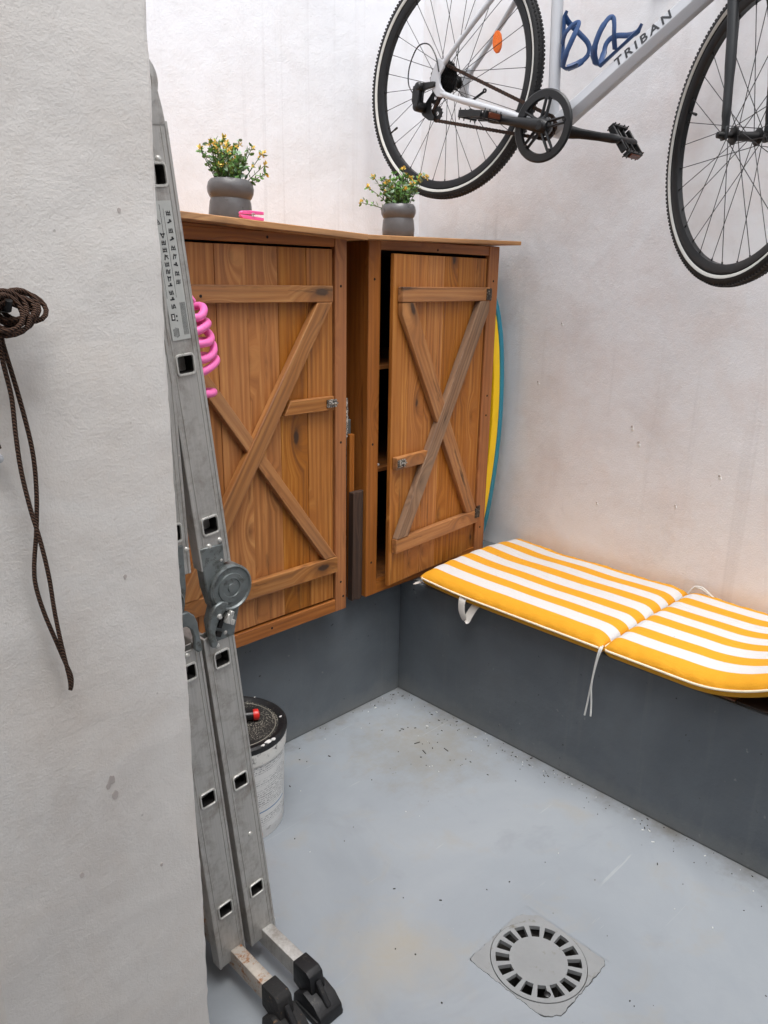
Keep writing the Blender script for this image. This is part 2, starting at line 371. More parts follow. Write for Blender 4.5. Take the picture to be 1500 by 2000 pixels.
WM = {}
def props(o, label=None, cat=None, group=None, kind=None):
    for k, v in (('label', label), ('category', cat), ('group', group), ('kind', kind)):
        if v: o[k] = v
    return o
def link(o, parent, mw):
    COL.objects.link(o); WM[o.name] = mw
    if parent: o.parent = parent; o.matrix_local = WM[parent.name].inverted() @ mw
    else: o.matrix_world = mw
    return o
def thing(name, loc, label, cat, group=None):
    o = bpy.data.objects.new(name, None); o.empty_display_size = .05
    link(o, None, Matrix.Translation(V(loc))); return props(o, label, cat, group)
def make_mesh(name, mb, inv=None, smooth=None, bevel=0, seg=1):
    me = bpy.data.meshes.new(name); vs = [inv@V(p) for p in mb.v] if inv else mb.v
    me.from_pydata(vs, [], mb.f); me.update()
    bm = bmesh.new(); bm.from_mesh(me); bmesh.ops.recalc_face_normals(bm, faces=bm.faces)
    if bevel:
        ed = [e for e in bm.edges if len(e.link_faces) == 2 and e.calc_face_angle(0) > R(35)]
        bmesh.ops.bevel(bm, geom=ed, offset=bevel, segments=seg, affect='EDGES', profile=.6, clamp_overlap=True)
    bm.to_mesh(me); bm.free()
    if smooth:
        me.shade_smooth(); me.set_sharp_from_angle(angle=R(smooth))
    return me
def obj(name, mb, mat, parent=None, origin=None, rot=None, smooth=40, bevel=0, seg=1, kind=None, label=None, cat=None, group=None):
    vs = mb.v
    if origin is None:
        lo = [min(p[i] for p in vs) for i in range(3)]; hi = [max(p[i] for p in vs) for i in range(3)]
        origin = [(a+b)/2 for a, b in zip(lo, hi)]
    mw = Matrix.Translation(V(origin)) @ (rot.to_4x4() if rot else Matrix.Identity(4))
    me = make_mesh(name, mb, mw.inverted(), smooth, bevel, seg); me.materials.append(mat)
    o = bpy.data.objects.new(name, me); link(o, parent, mw)
    return props(o, label, cat, group, kind)
def slab(name, poly, back, grain, mat, parent, bevel=.0015, **kw):
    z = V(grain).normalized(); y = V(back).normalized(); y = (y-z*y.dot(z)).normalized(); x = y.cross(z)
    rot = Matrix((x, y, z)).transposed()
    mb = MB().prism(poly, back); c = sum((V(p) for p in mb.v), V())/len(mb.v)
    return obj(name, mb, mat, parent, c, rot, smooth=30, bevel=bevel, **kw)
def bxslab(name, x0, x1, y0, y1, z0, z1, grain, mat, parent, bevel=.0015, **kw):
    g = {'x': (1, 0, 0), 'y': (0, 1, 0), 'z': (0, 0, 1)}[grain]
    bk = (0, y1-y0, 0) if grain != 'y' else (x1-x0, 0, 0)
    poly = [(x0, y0, z0), (x1, y0, z0), (x1, y0, z1), (x0, y0, z1)] if grain != 'y' else [(x0, y0, z0), (x0, y1, z0), (x0, y1, z1), (x0, y0, z1)]
    return slab(name, poly, bk, g, mat, parent, bevel, **kw)
def bez(pts, n=8, closed=False):
    P = [V(p) for p in pts]; m = len(P); out = []
    for i in range(m if closed else m-1):
        g = lambda k: P[k % m] if closed else P[max(0, min(m-1, k))]
        a, b, c, d = g(i-1), g(i), g(i+1), g(i+2)
        for j in range(n):
            t = j/n
            out.append(.5*((2*b)+(c-a)*t+(2*a-5*b+4*c-d)*t*t+(3*b-a-3*c+d)*t**3))
    if not closed: out.append(P[-1])
    return out

# ------------------------------------------------------------------ setting
XW, YW, ZB = 2.354, 2.19, .4455          # right wall, back wall, bench height
HB = 3.3
mb = MB(); px0, px1, py0, py1 = 1.095, 1.315, .584, .806
X = [-6, px0, px1, XW+.15]; Y = [-6, py0, py1, YW+.15]
for i in range(3):
    for j in range(3):
        if (i, j) != (1, 1): mb.add([(X[i], Y[j], 0), (X[i+1], Y[j], 0), (X[i+1], Y[j+1], 0), (X[i], Y[j+1], 0)], [(0, 1, 2, 3)])
obj('floor', mb, M_floor, origin=(0, 0, 0), smooth=None, kind='structure')
wb = obj('plastered_wall', MB().bx(.30, XW+.15, YW, YW+.15, 0, HB), M_wall_back, origin=(0, 0, 0), smooth=None,
    label='white plastered wall rising behind the two wooden cabinets and flower pots', cat='wall')
wr = obj('plastered_wall', MB().bx(XW, XW+.15, -2.2, YW, 0, HB), M_wall_right, origin=(0, 0, 0), smooth=None,
    label='white plastered wall with the bicycle hung on it above the striped cushion', cat='wall')
# chipped plaster
mb = MB(); mb2 = MB()
for (y, z, s) in ((1.20, .98, .006), (1.17, .93, .007), (.895, .87, .006), (1.58, 1.09, .005), (1.5, 1.3, .004), (1.02, .75, .004), (1.3, .7, .004)):
    mb.lathe([(0, -.002), (s*.8, -.0015), (s, 0)], (XW, y, z), (1, 0, 0), 7)
    mb2.lathe([(0, -.0025), (s*.7, -.0018), (s*.8, 0)], (XW, y+.002, z+s*1.4), (1, 0, 0), 6)
obj('plaster_chip', mb, M_debris_w, wr, kind='stuff'); obj('plaster_pit', mb2, M_pitgrey, wr, kind='stuff')

mb = MB(); nz = 150; vs = []; jr = random.Random(12); j1 = j2 = 0.
for i in range(nz+1):
    z = 2.35*i/nz; j1 = j1*.75+jr.uniform(-.0011, .0011); j2 = j2*.75+jr.uniform(-.0011, .0011); o_ = .0015*math.sin(z*4.1)
    vs += [(.228, 1.0, z), (.554+j1+o_, 1.0, z), (.5605+j1+o_, 1.0015+j2, z), (.563+j1+o_, 1.006+j2, z), (.563, 1.05, z), (.563, YW, z), (.228, YW, z)]
fs = [(k+7*i, (k+1) % 7+7*i, (k+1) % 7+7*i+7, k+7*i+7) for i in range(nz) for k in range(7)]+[tuple(range(7*nz, 7*nz+7))]
pl = obj('plastered_pillar', mb.add(vs, fs), M_pillar, origin=(0, 0, 0), smooth=60,
    label='grey white roughcast wall end in the left foreground with a brown cord on it', cat='pillar')
mb = MB(); jr = random.Random(3)
for x, z, r_ in ((.4205, .70, .007), (.424, .672, .006), (.414, .692, .004), (.47, 1.02, .003), (.505, 1.52, .003), (.36, .56, .004), (.49, .50, .003)):
    mb.prism([(x+r_*jr.uniform(.6, 1)*math.cos(q), .9994, z+r_*1.5*jr.uniform(.6, 1)*math.sin(q)) for q in [2*math.pi*i/9 for i in range(9)]], (0, .004, 0))
obj('plaster_scuff', mb, M_pitgrey, pl, kind='stuff')
side = obj('recessed_wall', MB().bx(-2.2, .228, 1.12, 1.3, 0, 2.35), M_pillar, origin=(0, 0, 0), smooth=None,
    label='shaded wall strip set back at the left edge beside the pillar', cat='wall')
house = thing('house_wall', (0, -2.2, 0), 'plastered house wall closing the yard opposite the cabinets', 'wall')
obj('wall_face', MB().bx(-2.3, XW+.15, -2.35, -2.2, 0, HB), M_pillar, house, smooth=None)
obj('wall_face', MB().bx(-2.35, -2.2, -2.2, 1.3, 0, 2.35), M_pillar, house, smooth=None)
obj('shade_slab', MB().bx(-2.2, .55, -2.2, .25, 2.4, 2.52), M_shade_slab, house, smooth=None)  # unseen slab, added overhead to keep light off the pillar face

bb = obj('masonry_ledge', MB().bx(.563, 1.83, 1.739, YW, 0, ZB), M_bench, origin=(0, 0, 0), smooth=None, bevel=.006, seg=2,
    label='dark grey painted masonry ledge that carries the wooden cabinets', cat='ledge')
bn = obj('masonry_bench', MB().bx(1.83, XW, -2.0, YW-.002, 0, ZB-.006), M_bench, origin=(0, 0, 0), smooth=None, bevel=.006, seg=2,
    label='dark grey painted masonry bench under the yellow striped cushion', cat='bench')
for i in range(9):
    for j in range(3):
        y0 = -.12+i*.1; x0 = 1.836+j*.172
        obj('tile', MB().bx(x0, x0+.168, y0, y0+.096, ZB-.0055, ZB), M_tile_a if (i+j) % 2 else M_tile_b, bn, smooth=None, bevel=.001)
# the rest of the bench top: a thin screed level with the tiles
obj('bench_top', MB().bx(1.836, XW-.001, .78, YW-.004, ZB-.0055, ZB-.0005), M_bench, bn, smooth=None)

# ------------------------------------------------------------------ drain
cx, cy = 1.203, .695
dr = thing('floor_drain', (cx, cy, 0), 'grey square floor drain with a round slotted grate set in the painted floor', 'drain')
def ring_poly(r0, r1, a0, a1, n):
    return [[(r0*math.cos(a), r0*math.sin(a)), (r1*math.cos(a), r1*math.sin(a)), (r1*math.cos(b), r1*math.sin(b)), (r0*math.cos(b), r0*math.sin(b))]
            for a, b in [(a0+(a1-a0)*i/n, a0+(a1-a0)*(i+1)/n) for i in range(n)]]
mp = lambda x, y, z: (cx+x, cy+y, z)
# square plate with a round opening
polys = []
def sq(a):
    c, s = math.cos(a), math.sin(a); k = .1085/max(abs(c), abs(s)); 
    lim = (.128, .150, .133, .146)[int(((a % 6.2832)/(math.pi/2))) % 4]     # worn corners differ
    rag = .0012*math.sin(23*a)+.0009*math.sin(51*a+1)
    return (c*(min(k, lim)+rag), s*(min(k, lim)+rag))
n = 192
for i in range(n):
    a, b = 2*math.pi*i/n, 2*math.pi*(i+1)/n
    polys.append([(.1065*math.cos(a), .1065*math.sin(a)), sq(a), sq(b), (.1065*math.cos(b), .1065*math.sin(b))])
obj('frame_plate', MB().flat(polys, mp, -.012, .0015), M_drain, dr, smooth=None)
polys = []
def sq2(a):
    c, s = math.cos(a), math.sin(a); k = 1/max(abs(c)/.1140, abs(s)/.1135); return (c*k, s*k)
for i in range(n):
    a, b = 2*math.pi*i/n, 2*math.pi*(i+1)/n
    if n and i % (n//4) == n//8: pass
    k_ = 1.012+.006*math.sin(9*a)
    p_, q_ = sq(a), sq(b); k2 = 1.012+.006*math.sin(9*b)
    cap = lambda p, lim_: p if max(abs(p[0])/.1135, abs(p[1])/.1130) < 1 else (max(-.1135, min(.1135, p[0])), max(-.1130, min(.1130, p[1])))
    polys.append([cap((p_[0]*k_, p_[1]*k_), 0), sq2(a), sq2(b), cap((q_[0]*k2, q_[1]*k2), 0)])
obj('mortar_bed', MB().flat(polys, mp, -.02, -.0008), M_floor, dr, origin=(0, 0, 0), smooth=None)
polys = []
ns = 16; ri, ro = .064, .0945
for i in range(ns):
    a0 = 2*math.pi*(i+.12)/ns; da = 2*math.pi/ns
    aa = [a0, a0+da*.33, a0+da*.33+da*.67/3, a0+da*.33+da*.67*2/3, a0+da]
    for a, b in zip(aa, aa[1:]):
        P = lambda r, t: (r*math.cos(t), r*math.sin(t))
        polys.append([(0, 0), P(.03, a), P(.03, b)]); polys.append([P(.03, a), P(ri, a), P(ri, b), P(.03, b)])
        polys.append([P(ro, a), P(.105, a), P(.105, b), P(ro, b)])
    polys.append([P(ri, aa[0]), P(ro, aa[0]), P(ro, aa[1]), P(ri, aa[1])])
obj('grate', MB().flat(polys, mp, -.007, .003), M_drain, dr, smooth=None)
obj('screw', MB().lathe([(0, .0045), (.006, .0042), (.0075, .003)], (cx-.058, cy-.062, 0), n=14), M_black, dr)
mb = MB().lathe([(.13, -.012), (.10, -.03), (.085, -.16), (0, -.17)], (cx, cy, 0), n=32)
mb.lathe([(.048, -.012), (.05, -.14)], (cx, cy, 0), n=24)
obj('sump', mb, M_pit, dr)

# ------------------------------------------------------------------ cabinets
def nail_heads(parent, pts):
    mb = MB()
    for p in pts: mb.lathe([(0, -.0008), (.0035, -.0006), (.004, 0)], p, (0, 1, 0), 8)
    obj('nail_head', mb, M_hole, parent, kind='stuff')
def pp(f, pts, d): return [f(s, z, d) for s, z in pts]
def roof(parent, x0, x1, yf, yb, za, zb_, th):
    nb = 4; wdt = (yb-yf)/nb
    for i in range(nb):
        y0 = yf+i*wdt; y1 = y0+wdt-.0004; sag = .0015*(i % 2)
        slab('roof_board', [(x0, y0, za-th-sag), (x1, y0, zb_-th-sag), (x1, y0, zb_-sag), (x0, y0, za-sag)], (0, y1-y0, 0), (1, 0, 0), M_wood_roof, parent)
def carcass(t, x0, x1, yf, zt, sw0, sw1, under):
    yb = 2.165
    bxslab('stile', x0, x0+sw0, yf, yf+.02, ZB, zt, 'z', M_wood_frame, t); bxslab('stile', x1-sw1, x1, yf, yf+.02, ZB, zt, 'z', M_wood_frame, t)
    bxslab('top_rail', x0+sw0, x1-sw1, yf+.002, yf+.022, zt-.03, zt-.001, 'x', M_wood_frame, t)
    bxslab('bottom_rail', x0+sw0, x1-sw1, yf+.001, yf+.021, ZB, ZB+.04, 'x', M_wood_frame, t)
    for xs in (x0+.003, x1-.018):
        nb = 5; y0 = yf+.02
        for i in range(nb):
            a = y0+(yb-y0)*i/nb; b = y0+(yb-y0)*(i+1)/nb-.0015
            slab('side_board', [(xs, a, ZB), (xs, b, ZB), (xs, b, under(xs+.007)), (xs, a, under(xs+.007))], (.015, 0, 0), (0, 0, 1), M_wood_frame, t)
    for i in range(6):
        a = x0+.02+(x1-x0-.04)*i/6; b = x0+.02+(x1-x0-.04)*(i+1)/6-.001
        slab('back_board', [(a, yb, ZB), (b, yb, ZB), (b, yb, under(b)), (a, yb, under(a))], (0, .012, 0), (0, 0, 1), M_wood_frame, t)
    obj('inner_shade_sheets', MB().bx(x0+.0195, x0+.0225, yf+.024, yb-.004, ZB+.037, zt-.032).bx(x0+.024, x1-.024, yb-.0035, yb-.001, ZB+.037, zt-.032).bx(x0+.024, x1-.02, yf+.032, yb-.006, zt-.0315, zt-.029), M_inner_shade, t, smooth=None)  # added dark sheets: make the inside look deeply shaded through the door gap
    bxslab('cabinet_floor', x0+.02, x1-.02, yf+.03, yb-.002, ZB+.02, ZB+.035, 'x', M_wood_frame, t)
    for z in (.86, 1.185): bxslab('shelf', x0+.02, x1-.02, yf+.03, yb-.002, z-.012, z, 'x', M_wood_frame, t)
def door_on(t, f, w, z0, z1, nplank, seed, label=None):
    """f(s,z,d): s from the left edge, d towards the viewer"""
    rnd = random.Random(seed)
    gx = (V(f(1, 0, 0))-V(f(0, 0, 0))).normalized(); gn = V(f(0, 0, 1))-V(f(0, 0, 0))
    back = slab('door', pp(f, [(.004, z0+.004), (w-.004, z0+.004), (w-.004, z1-.004), (.004, z1-.004)], -.012), -gn*.003, (0, 0, 1), M_wood, t, 0, label=label)
    e = [0]+[w*(i+1)/nplank+rnd.uniform(-.008, .008) for i in range(nplank-1)]+[w]
    for a, b in zip(e, e[1:]):
        d = rnd.uniform(-.0008, .0008)
        slab('plank', pp(f, [(a+.0004, z0), (b-.0004, z0), (b-.0004, z1), (a+.0004, z1)], d), -gn*.0115, (0, 0, 1), M_wood, back, .0006)
    return back, gx, gn

# left cabinet
c1 = thing('wooden_cabinet', (1.17, 1.9, ZB), 'left orange stained wooden cabinet with a shut cross braced door, behind the ladder', 'cabinet', 'wooden garden cabinets')
YF = 1.659
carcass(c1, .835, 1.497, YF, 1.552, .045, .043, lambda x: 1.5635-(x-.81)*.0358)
roof(c1, .81, 1.5225, 1.60, 2.175, 1.582, 1.5565, .0155)
X0 = .886; Wd = 1.450-X0
f1 = lambda s, z, d: V((X0+s, YF+.008-d, z))
slab('fascia', [(.88, YF+.004, 1.540), (1.454, YF+.004, 1.540), (1.454, YF+.004, 1.5425), (.88, YF+.004, 1.5635)], (0, .016, 0), (1, 0, 0), M_wood_frame, c1)
dr1, gx, gn = door_on(c1, f1, Wd, .492, 1.516, 6, 3)
g1 = lambda x: x-X0
BT = .021
def strip(name, f, pts, mat, parent, gdir, d=BT):
    gn = (V(f(0, 0, 1))-V(f(0, 0, 0)))
    return slab(name, pp(f, pts, d), -gn*(d-.001), gdir, mat, parent, .0018)
strip('batten', f1, [(.002, 1.378), (g1(1.436), 1.378), (g1(1.436), 1.421), (.002, 1.421)], M_wood_batten, dr1, (1, 0, 0))
strip('batten', f1, [(.002, .583), (g1(1.452), .583), (g1(1.452), .633), (.002, .633)], M_wood_batten, dr1, (1, 0, 0))
strip('batten', f1, [(g1(1.262), 1.081), (g1(1.440), 1.081), (g1(1.440), 1.120), (g1(1.284), 1.120)], M_wood_batten, dr1, (1, 0, 0), .020)
strip('brace', f1, [(g1(.905), .634), (g1(.968), .634), (g1(1.431), 1.377), (g1(1.380), 1.377)], M_wood_batten, dr1, (.46, 0, .75), .0235)
strip('brace', f1, [(g1(1.402), .634), (g1(1.447), .634), (g1(.95), 1.322), (g1(.914), 1.377), (g1(.893), 1.377), (g1(.893), 1.34)], M_wood_batten, dr1, (-.54, 0, .72), .0195)
def latch(parent, f, s, z, w=.032, h=.022):
    mb = MB(); gx = (V(f(1, 0, 0))-V(f(0, 0, 0))); gn = (V(f(0, 0, 1))-V(f(0, 0, 0)))
    rot = Matrix((gx, -gn, V((0, 0, 1)))).transposed()
    mb.box(f(s, z, BT+.0015), (w, .003, h), rot)
    for k in (-.3, .3): mb.box(f(s+k*w, z, BT+.004), (w*.28, .006, h*.85), rot)
    mb.tube([f(s-w*.45, z, BT+.007), f(s+w*.5, z, BT+.007)], .0032, 8)
    for a in (-.35, .35):
        for b in (-.3, .3): mb.lathe([(0, .004), (.0022, .0025), (.0025, 0)], f(s+a*w, z+b*h, BT+.003), gn, 8)
    return obj('latch', mb, M_latch, parent)
latch(dr1, f1, g1(1.428), 1.101, .036, .022)
mb = MB().box((1.5005, YF+.010, 1.05), (.007, .016, .115))
for i in range(5): mb.box((1.5045, YF+.010+.003*(-1)**i, 1.005+i*.022), (.006, .006, .012))
obj('strike_plate', mb, M_latch, c1)
nail_heads(c1, [(1.475, YF, z) for z in (.54, .98, 1.42)]+[(1.485, YF, .49), (1.21, YF+.001, .468), (1.23, YF+.002, 1.537), (1.02, YF-.0135, 1.395)])

# right cabinet
c2 = thing('wooden_cabinet', (1.9, 1.9, ZB), 'right orange stained wooden cabinet with its cross braced door slightly ajar, beside the striped cushion', 'cabinet', 'wooden garden cabinets')
YF2 = 1.68
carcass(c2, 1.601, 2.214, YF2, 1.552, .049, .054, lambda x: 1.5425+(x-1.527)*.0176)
roof(c2, 1.527, 2.266, 1.63, 2.175, 1.5575, 1.5705, .0125)
th = R(5.0); WD2 = .492; HX, HY = 2.156, 1.686
f2 = lambda s, z, d: V((HX-math.cos(th)*(WD2-s)+math.sin(th)*d, HY-math.sin(th)*(WD2-s)-math.cos(th)*d, z))
dr2, gx2, gn2 = door_on(c2, f2, WD2, .478, 1.512, 6, 11, 'plank door standing slightly ajar')
G = gx2
strip('batten', f2, [(.020, 1.376), (WD2-.004, 1.376), (WD2-.004, 1.420), (.020, 1.420)], M_wood_batten, dr2, G)
strip('batten', f2, [(.015, .590), (WD2-.004, .590), (WD2-.004, .638), (.015, .638)], M_wood_batten, dr2, G)
strip('batten', f2, [(.010, .868), (.175, .868), (.200, .908), (.010, .908)], M_wood_batten, dr2, G, .020)
strip('brace', f2, [(.022, 1.375), (.022, 1.34), (WD2-.075, .639), (WD2-.012, .639), (.080, 1.375)], M_wood_batten, dr2, (.4, -.03, -.75), .0195)
strip('brace', f2, [(.016, .639), (.072, .639), (WD2-.008, 1.34), (WD2-.008, 1.375), (WD2-.06, 1.375)], M_wood_dark, dr2, (.4, .03, .75), .0235)
latch(dr2, f2, .030, .889, .036, .024)
for z in (1.397, .628):
    mb = MB().box(f2(WD2-.014, z, BT+.001), (.024, .003, .036), Matrix.Rotation(th, 3, 'Z'))
    mb.box((HX+.014, YF2-.0015, z), (.020, .003, .036)); p = f2(WD2+.0, z, BT-.004)
    mb.tube([(HX+.002, YF2-.012, z-.02), (HX+.002, YF2-.012, z+.02)], .0055, 8)
    obj('hinge', mb, M_brass, c2)
nail_heads(c2, [(1.625, YF2, z) for z in (.56, .95, 1.44)]+[(2.188, YF2, z) for z in (.56, .98, 1.05, 1.44)]+[(1.9, YF2+.002, 1.53)])
obj('bolt', MB().tube([(1.65, 1.69, .879), (1.662, 1.69, .879)], .004, 8), M_alu_bright, c2)

# offcuts in the gap between the cabinets
mb = MB()
prof = [(1.546, 1.684), (1.562, 1.689), (1.570, 1.682), (1.584, 1.684), (1.5965, 1.694), (1.5965, 1.706), (1.546, 1.706)]
mb.prism([(x, y, ZB) for x, y in prof], (.004, .0, .36))
o = obj('moulded_plank', mb, M_plank_dark, smooth=30, bevel=.001, label='dark brown moulded plank stood upright in the gap between the cabinets', cat='plank')
o = bxslab('wood_slat', 1.556, 1.576, 1.709, 1.724, ZB, .985, 'z', M_wood_frame, None, label='thin light brown slat standing behind the dark plank between the cabinets', cat='slat')
mb = MB().bx(1.530, 1.592, 1.742, 1.760, ZB, 1.025); mb.bx(1.536, 1.586, 1.745, 1.757, 1.025, 1.035)
obj('grey_board', mb, M_zinc, smooth=30, bevel=.003, label='grey board end showing above the slat in the gap between the cabinets', cat='board')

# ------------------------------------------------------------------ pots with flowers
def flower_pot(cx, cy, z, tilt, h, label, seed, reach, k_):
    t = thing('flower_pot', (cx, cy, z), label, 'flower pot', 'artificial flower pots on the cabinets')
    rnd = random.Random(seed); rt_ = Matrix.Rotation(tilt, 3, 'Y'); q = h/.112
    ax = rt_@V((0, 0, 1))
    prof = [(0, 0), (.064, 0), (.069, .006), (.0715, .03), (.068, .058), (.0645, .066), (.069, .070), (.075, .080), (.0765, .091), (.073, .103), (.065, .111), (.056, .112), (.050, .106), (.048, .09), (0, .088)]
    prof = [(r*.96*k_, hh*q) for r, hh in prof]
    obj('pot', MB().lathe(prof, (cx, cy, z+.002), ax, 40), M_pot, t)
    top = V((cx, cy, z))+ax*(.088*q)
    obj('soil', MB().lathe([(0, .004), (.03*k_, .003), (.0455*k_, .0)], top, ax, 20), M_soil, t)
    st, lf, lf2, fl = MB(), MB(), MB(), MB()
    def leaf(mb, p, d, n, L, wd):
        d = d.normalized(); sdv = d.cross(n).normalized(); nn = sdv.cross(d)
        mb.add([p, p+d*L*.35+sdv*wd*.5+nn*L*.08, p+d*L*.75+sdv*wd*.42+nn*L*.05, p+d*L, p+d*L*.75-sdv*wd*.42+nn*L*.05, p+d*L*.35-sdv*wd*.5+nn*L*.08, p+d*L*.5-nn*L*.04],
               [(0, 1, 6), (1, 2, 6), (2, 3, 6), (3, 4, 6), (4, 5, 6), (5, 0, 6)])
    rv = lambda: V((rnd.uniform(-1, 1), rnd.uniform(-1, 1), rnd.uniform(-1, 1)))
    spec = []
    for i in range(46):
        a = rnd.uniform(0, 6.283); sp = rnd.uniform(.03, .42); L = rnd.uniform(.065, .118)*(1.05-.35*sp); spec.append((a, sp, L, rnd.random() < .30))
    for a, sp, L in reach: spec.append((a, sp, L, True))
    for a, sp, L, fls in spec:
        base = top+V((math.cos(a), math.sin(a), 0))*rnd.uniform(.003, .036)*k_
        d = V((math.cos(a)*sp, math.sin(a)*sp, 1)).normalized()
        bend = V((math.cos(a), math.sin(a), -.25))*rnd.uniform(0, .35)*sp
        pts = [base+d*(L*k/6)+bend*(L*(k/6)**2) for k in range(7)]
        st.tube(pts, [.0014]*4+[.001]*3, 5)
        green = rnd.random()
        for k in range(1, 7):
            for sgn in (0, 1):
                p = pts[k]; dv = (pts[k]-pts[k-1]).normalized(); sd_ = dv.cross(rv()).normalized()*(1 if sgn else -1)
                leaf(lf2 if green < .38 else lf, p, sd_+dv*rnd.uniform(.2, .9), rv(), rnd.uniform(.011, .019), rnd.uniform(.006, .0095))
            if k in (3, 5) and rnd.random() < .6:
                s2 = pts[k]+(d.cross(rv()).normalized()*.6+d*.8)*rnd.uniform(.012, .022); st.tube([pts[k], s2], .0008, 4)
                for _ in range(3): leaf(lf, s2, rv()+d*.5, rv(), .011, .0055)
                if fls and rnd.random() < .5:
                    for _ in range(5): leaf(fl, s2, rv()+d*.8, rv(), .0085, .0042)
        if fls:
            for c_ in range(rnd.choice((1, 2, 3))):
                p = pts[-1]+rv()*.006
                for _ in range(6): leaf(fl, p, rv()+d*.7, rv(), rnd.uniform(.008, .012), .0045)
    obj('stems', st, M_stem, t, kind='stuff'); obj('foliage', lf, M_leaf, t, kind='stuff')
    obj('pale_foliage', lf2, M_leaf2, t, kind='stuff'); obj('flowers', fl, M_flower, t, kind='stuff')
    return t
flower_pot(1.236, 1.83, 1.5645, R(2.6), .116, 'grey bulging flower pot with tall yellow flowering greenery on the left cabinet', 21,
    [(-.5, .45, .12), (-.6, .65, .11), (-.5, .95, .09), (-.7, 1.3, .075), (2.4, .35, .12), (1.6, .1, .125)], .83)
flower_pot(1.873, 1.83, 1.5645, R(-1), .103, 'small grey bulging flower pot with sparse yellow flowers on the right cabinet', 5,
    [(2.5, .9, .10), (2.4, 1.9, .07), (-.6, .6, .115), (-.7, .4, .12), (2.4, .5, .115)], .76)
def peg(x, y, z, az, label):
    t = thing('clothes_peg', (x, y, z), label, 'clothes peg', 'pink clothes pegs by the left pot')
    c, s = math.cos(az), math.sin(az); rot = Matrix(((c, -s, 0), (s, c, 0), (0, 0, 1)))
    for k, sg in ((0, 1), (1, -1)):
        mb = MB(); P = lambda u, v: V((x, y, z+.0115))+rot@V((u, 0, v*sg*.9))
        mb.prism([P(-.036, .0004), P(.036, .004), P(.036, .0115), (P(.0, .0118)), P(-.030, .0095), P(-.036, .006)] if sg > 0 else list(reversed([P(-.036, .0004), P(.036, .004), P(.036, .0115), P(0, .0118), P(-.03, .0095), P(-.036, .006)])), rot@V((0, .010, 0)))
        obj('jaw', mb, M_pink2, t, bevel=.001)
    obj('spring', MB().tube([V((x, y+.005, z+.0115))+rot@V((.004*math.cos(a), 0.0, .0045*math.sin(a)))+rot@V((0, (a/18-.5)*.016, 0)) for a in [i*.6 for i in range(31)]], .0011, 5), M_alu_bright, t)
    return t
peg(1.160, 1.622, 1.5702, R(6), 'pink plastic clothes peg lying on the front edge of the left cabinet roof')

# ------------------------------------------------------------------ coiled pink hose on the left cabinet door
hx, hy = .944, 1.575
ph = thing('spiral_hose', (hx, hy, 1.1), 'pink coiled plastic hose hanging on the left cabinet door, half hidden by the ladder', 'hose')
pts = []
turns = 5.2; n = int(turns*26)
for i in range(n+1):
    t = i/n; a = t*turns*2*math.pi+1.2
    z = 1.385-t*.150; r = .030+.034*min(1, t*1.15)
    ca_, sa_ = math.cos(a), math.sin(a)
    pts.append((hx+r*ca_*.95, hy+min(r, .045)*sa_*.86, z+.024*(.5*ca_+.85*sa_)*min(1., r/.05)+.004*math.sin(2.3*a)))
for i in range(1, 34):
    t = i/33; a = turns*2*math.pi+1.2+t*8.5; r = .062*(1-t)**.9+.010
    pts.append((hx+.004+r*math.cos(a)*.9, hy+min(r, .045)*math.sin(a)*.8, 1.22-.10*t+.02*(1-t)*(.5*math.cos(a)+.85*math.sin(a))))
obj('hose_coil', MB().tube(pts, .0092, 10), M_pink, ph)
obj('hook', MB().tube([(hx-.02, YF+.008, 1.40), (hx-.02, 1.60, 1.398), (hx-.02, 1.575, 1.39), (hx-.02, 1.565, 1.40)], .0035, 8), M_black_m, ph)
obj('hose_end', MB().tube([(hx-.02, 1.575, 1.385), (hx+.0, 1.575, 1.40), (hx+.012, 1.58, 1.385)], [.008, .0085, .0095], 10), M_pink, ph)

# ------------------------------------------------------------------ bodyboard
bd = thing('bodyboard', (2.27, 1.93, ZB), 'yellow bodyboard with a teal underside standing between the right cabinet and the wall', 'bodyboard')
def outline(hw, hb, ht, yc=1.932):
    p = []
    prof_ = [(0, .70), (.04, .80), (.15, .90), (.35, .985), (.55, 1.0), (.75, .93), (.88, .80), (.96, .62), (1, .40)]
    for z, wv in prof_: p.append((yc-hw*wv, ZB+.002+hb+z*(ht-hb)))
    return p+[(2*yc-y, z) for y, z in reversed(p)]
def board_slab(name, x0, x1, hw, hb, ht, mat):
    P = outline(hw, hb, ht); lean = lambda z: (z-ZB)*.022
    ring = bez([(0, y, z) for y, z in P], 4, True)
    mb = MB().prism([(x0+lean(p.z), p.y, p.z) for p in ring], (x1-x0, 0, 0))
    obj(name, mb, mat, bd, smooth=50, bevel=.006, seg=3)
board_slab('deck', 2.224, 2.2595, .246, .004, 1.02, M_yel)
board_slab('slick', 2.2600, 2.281, .249, 0, 1.03, M_teal)

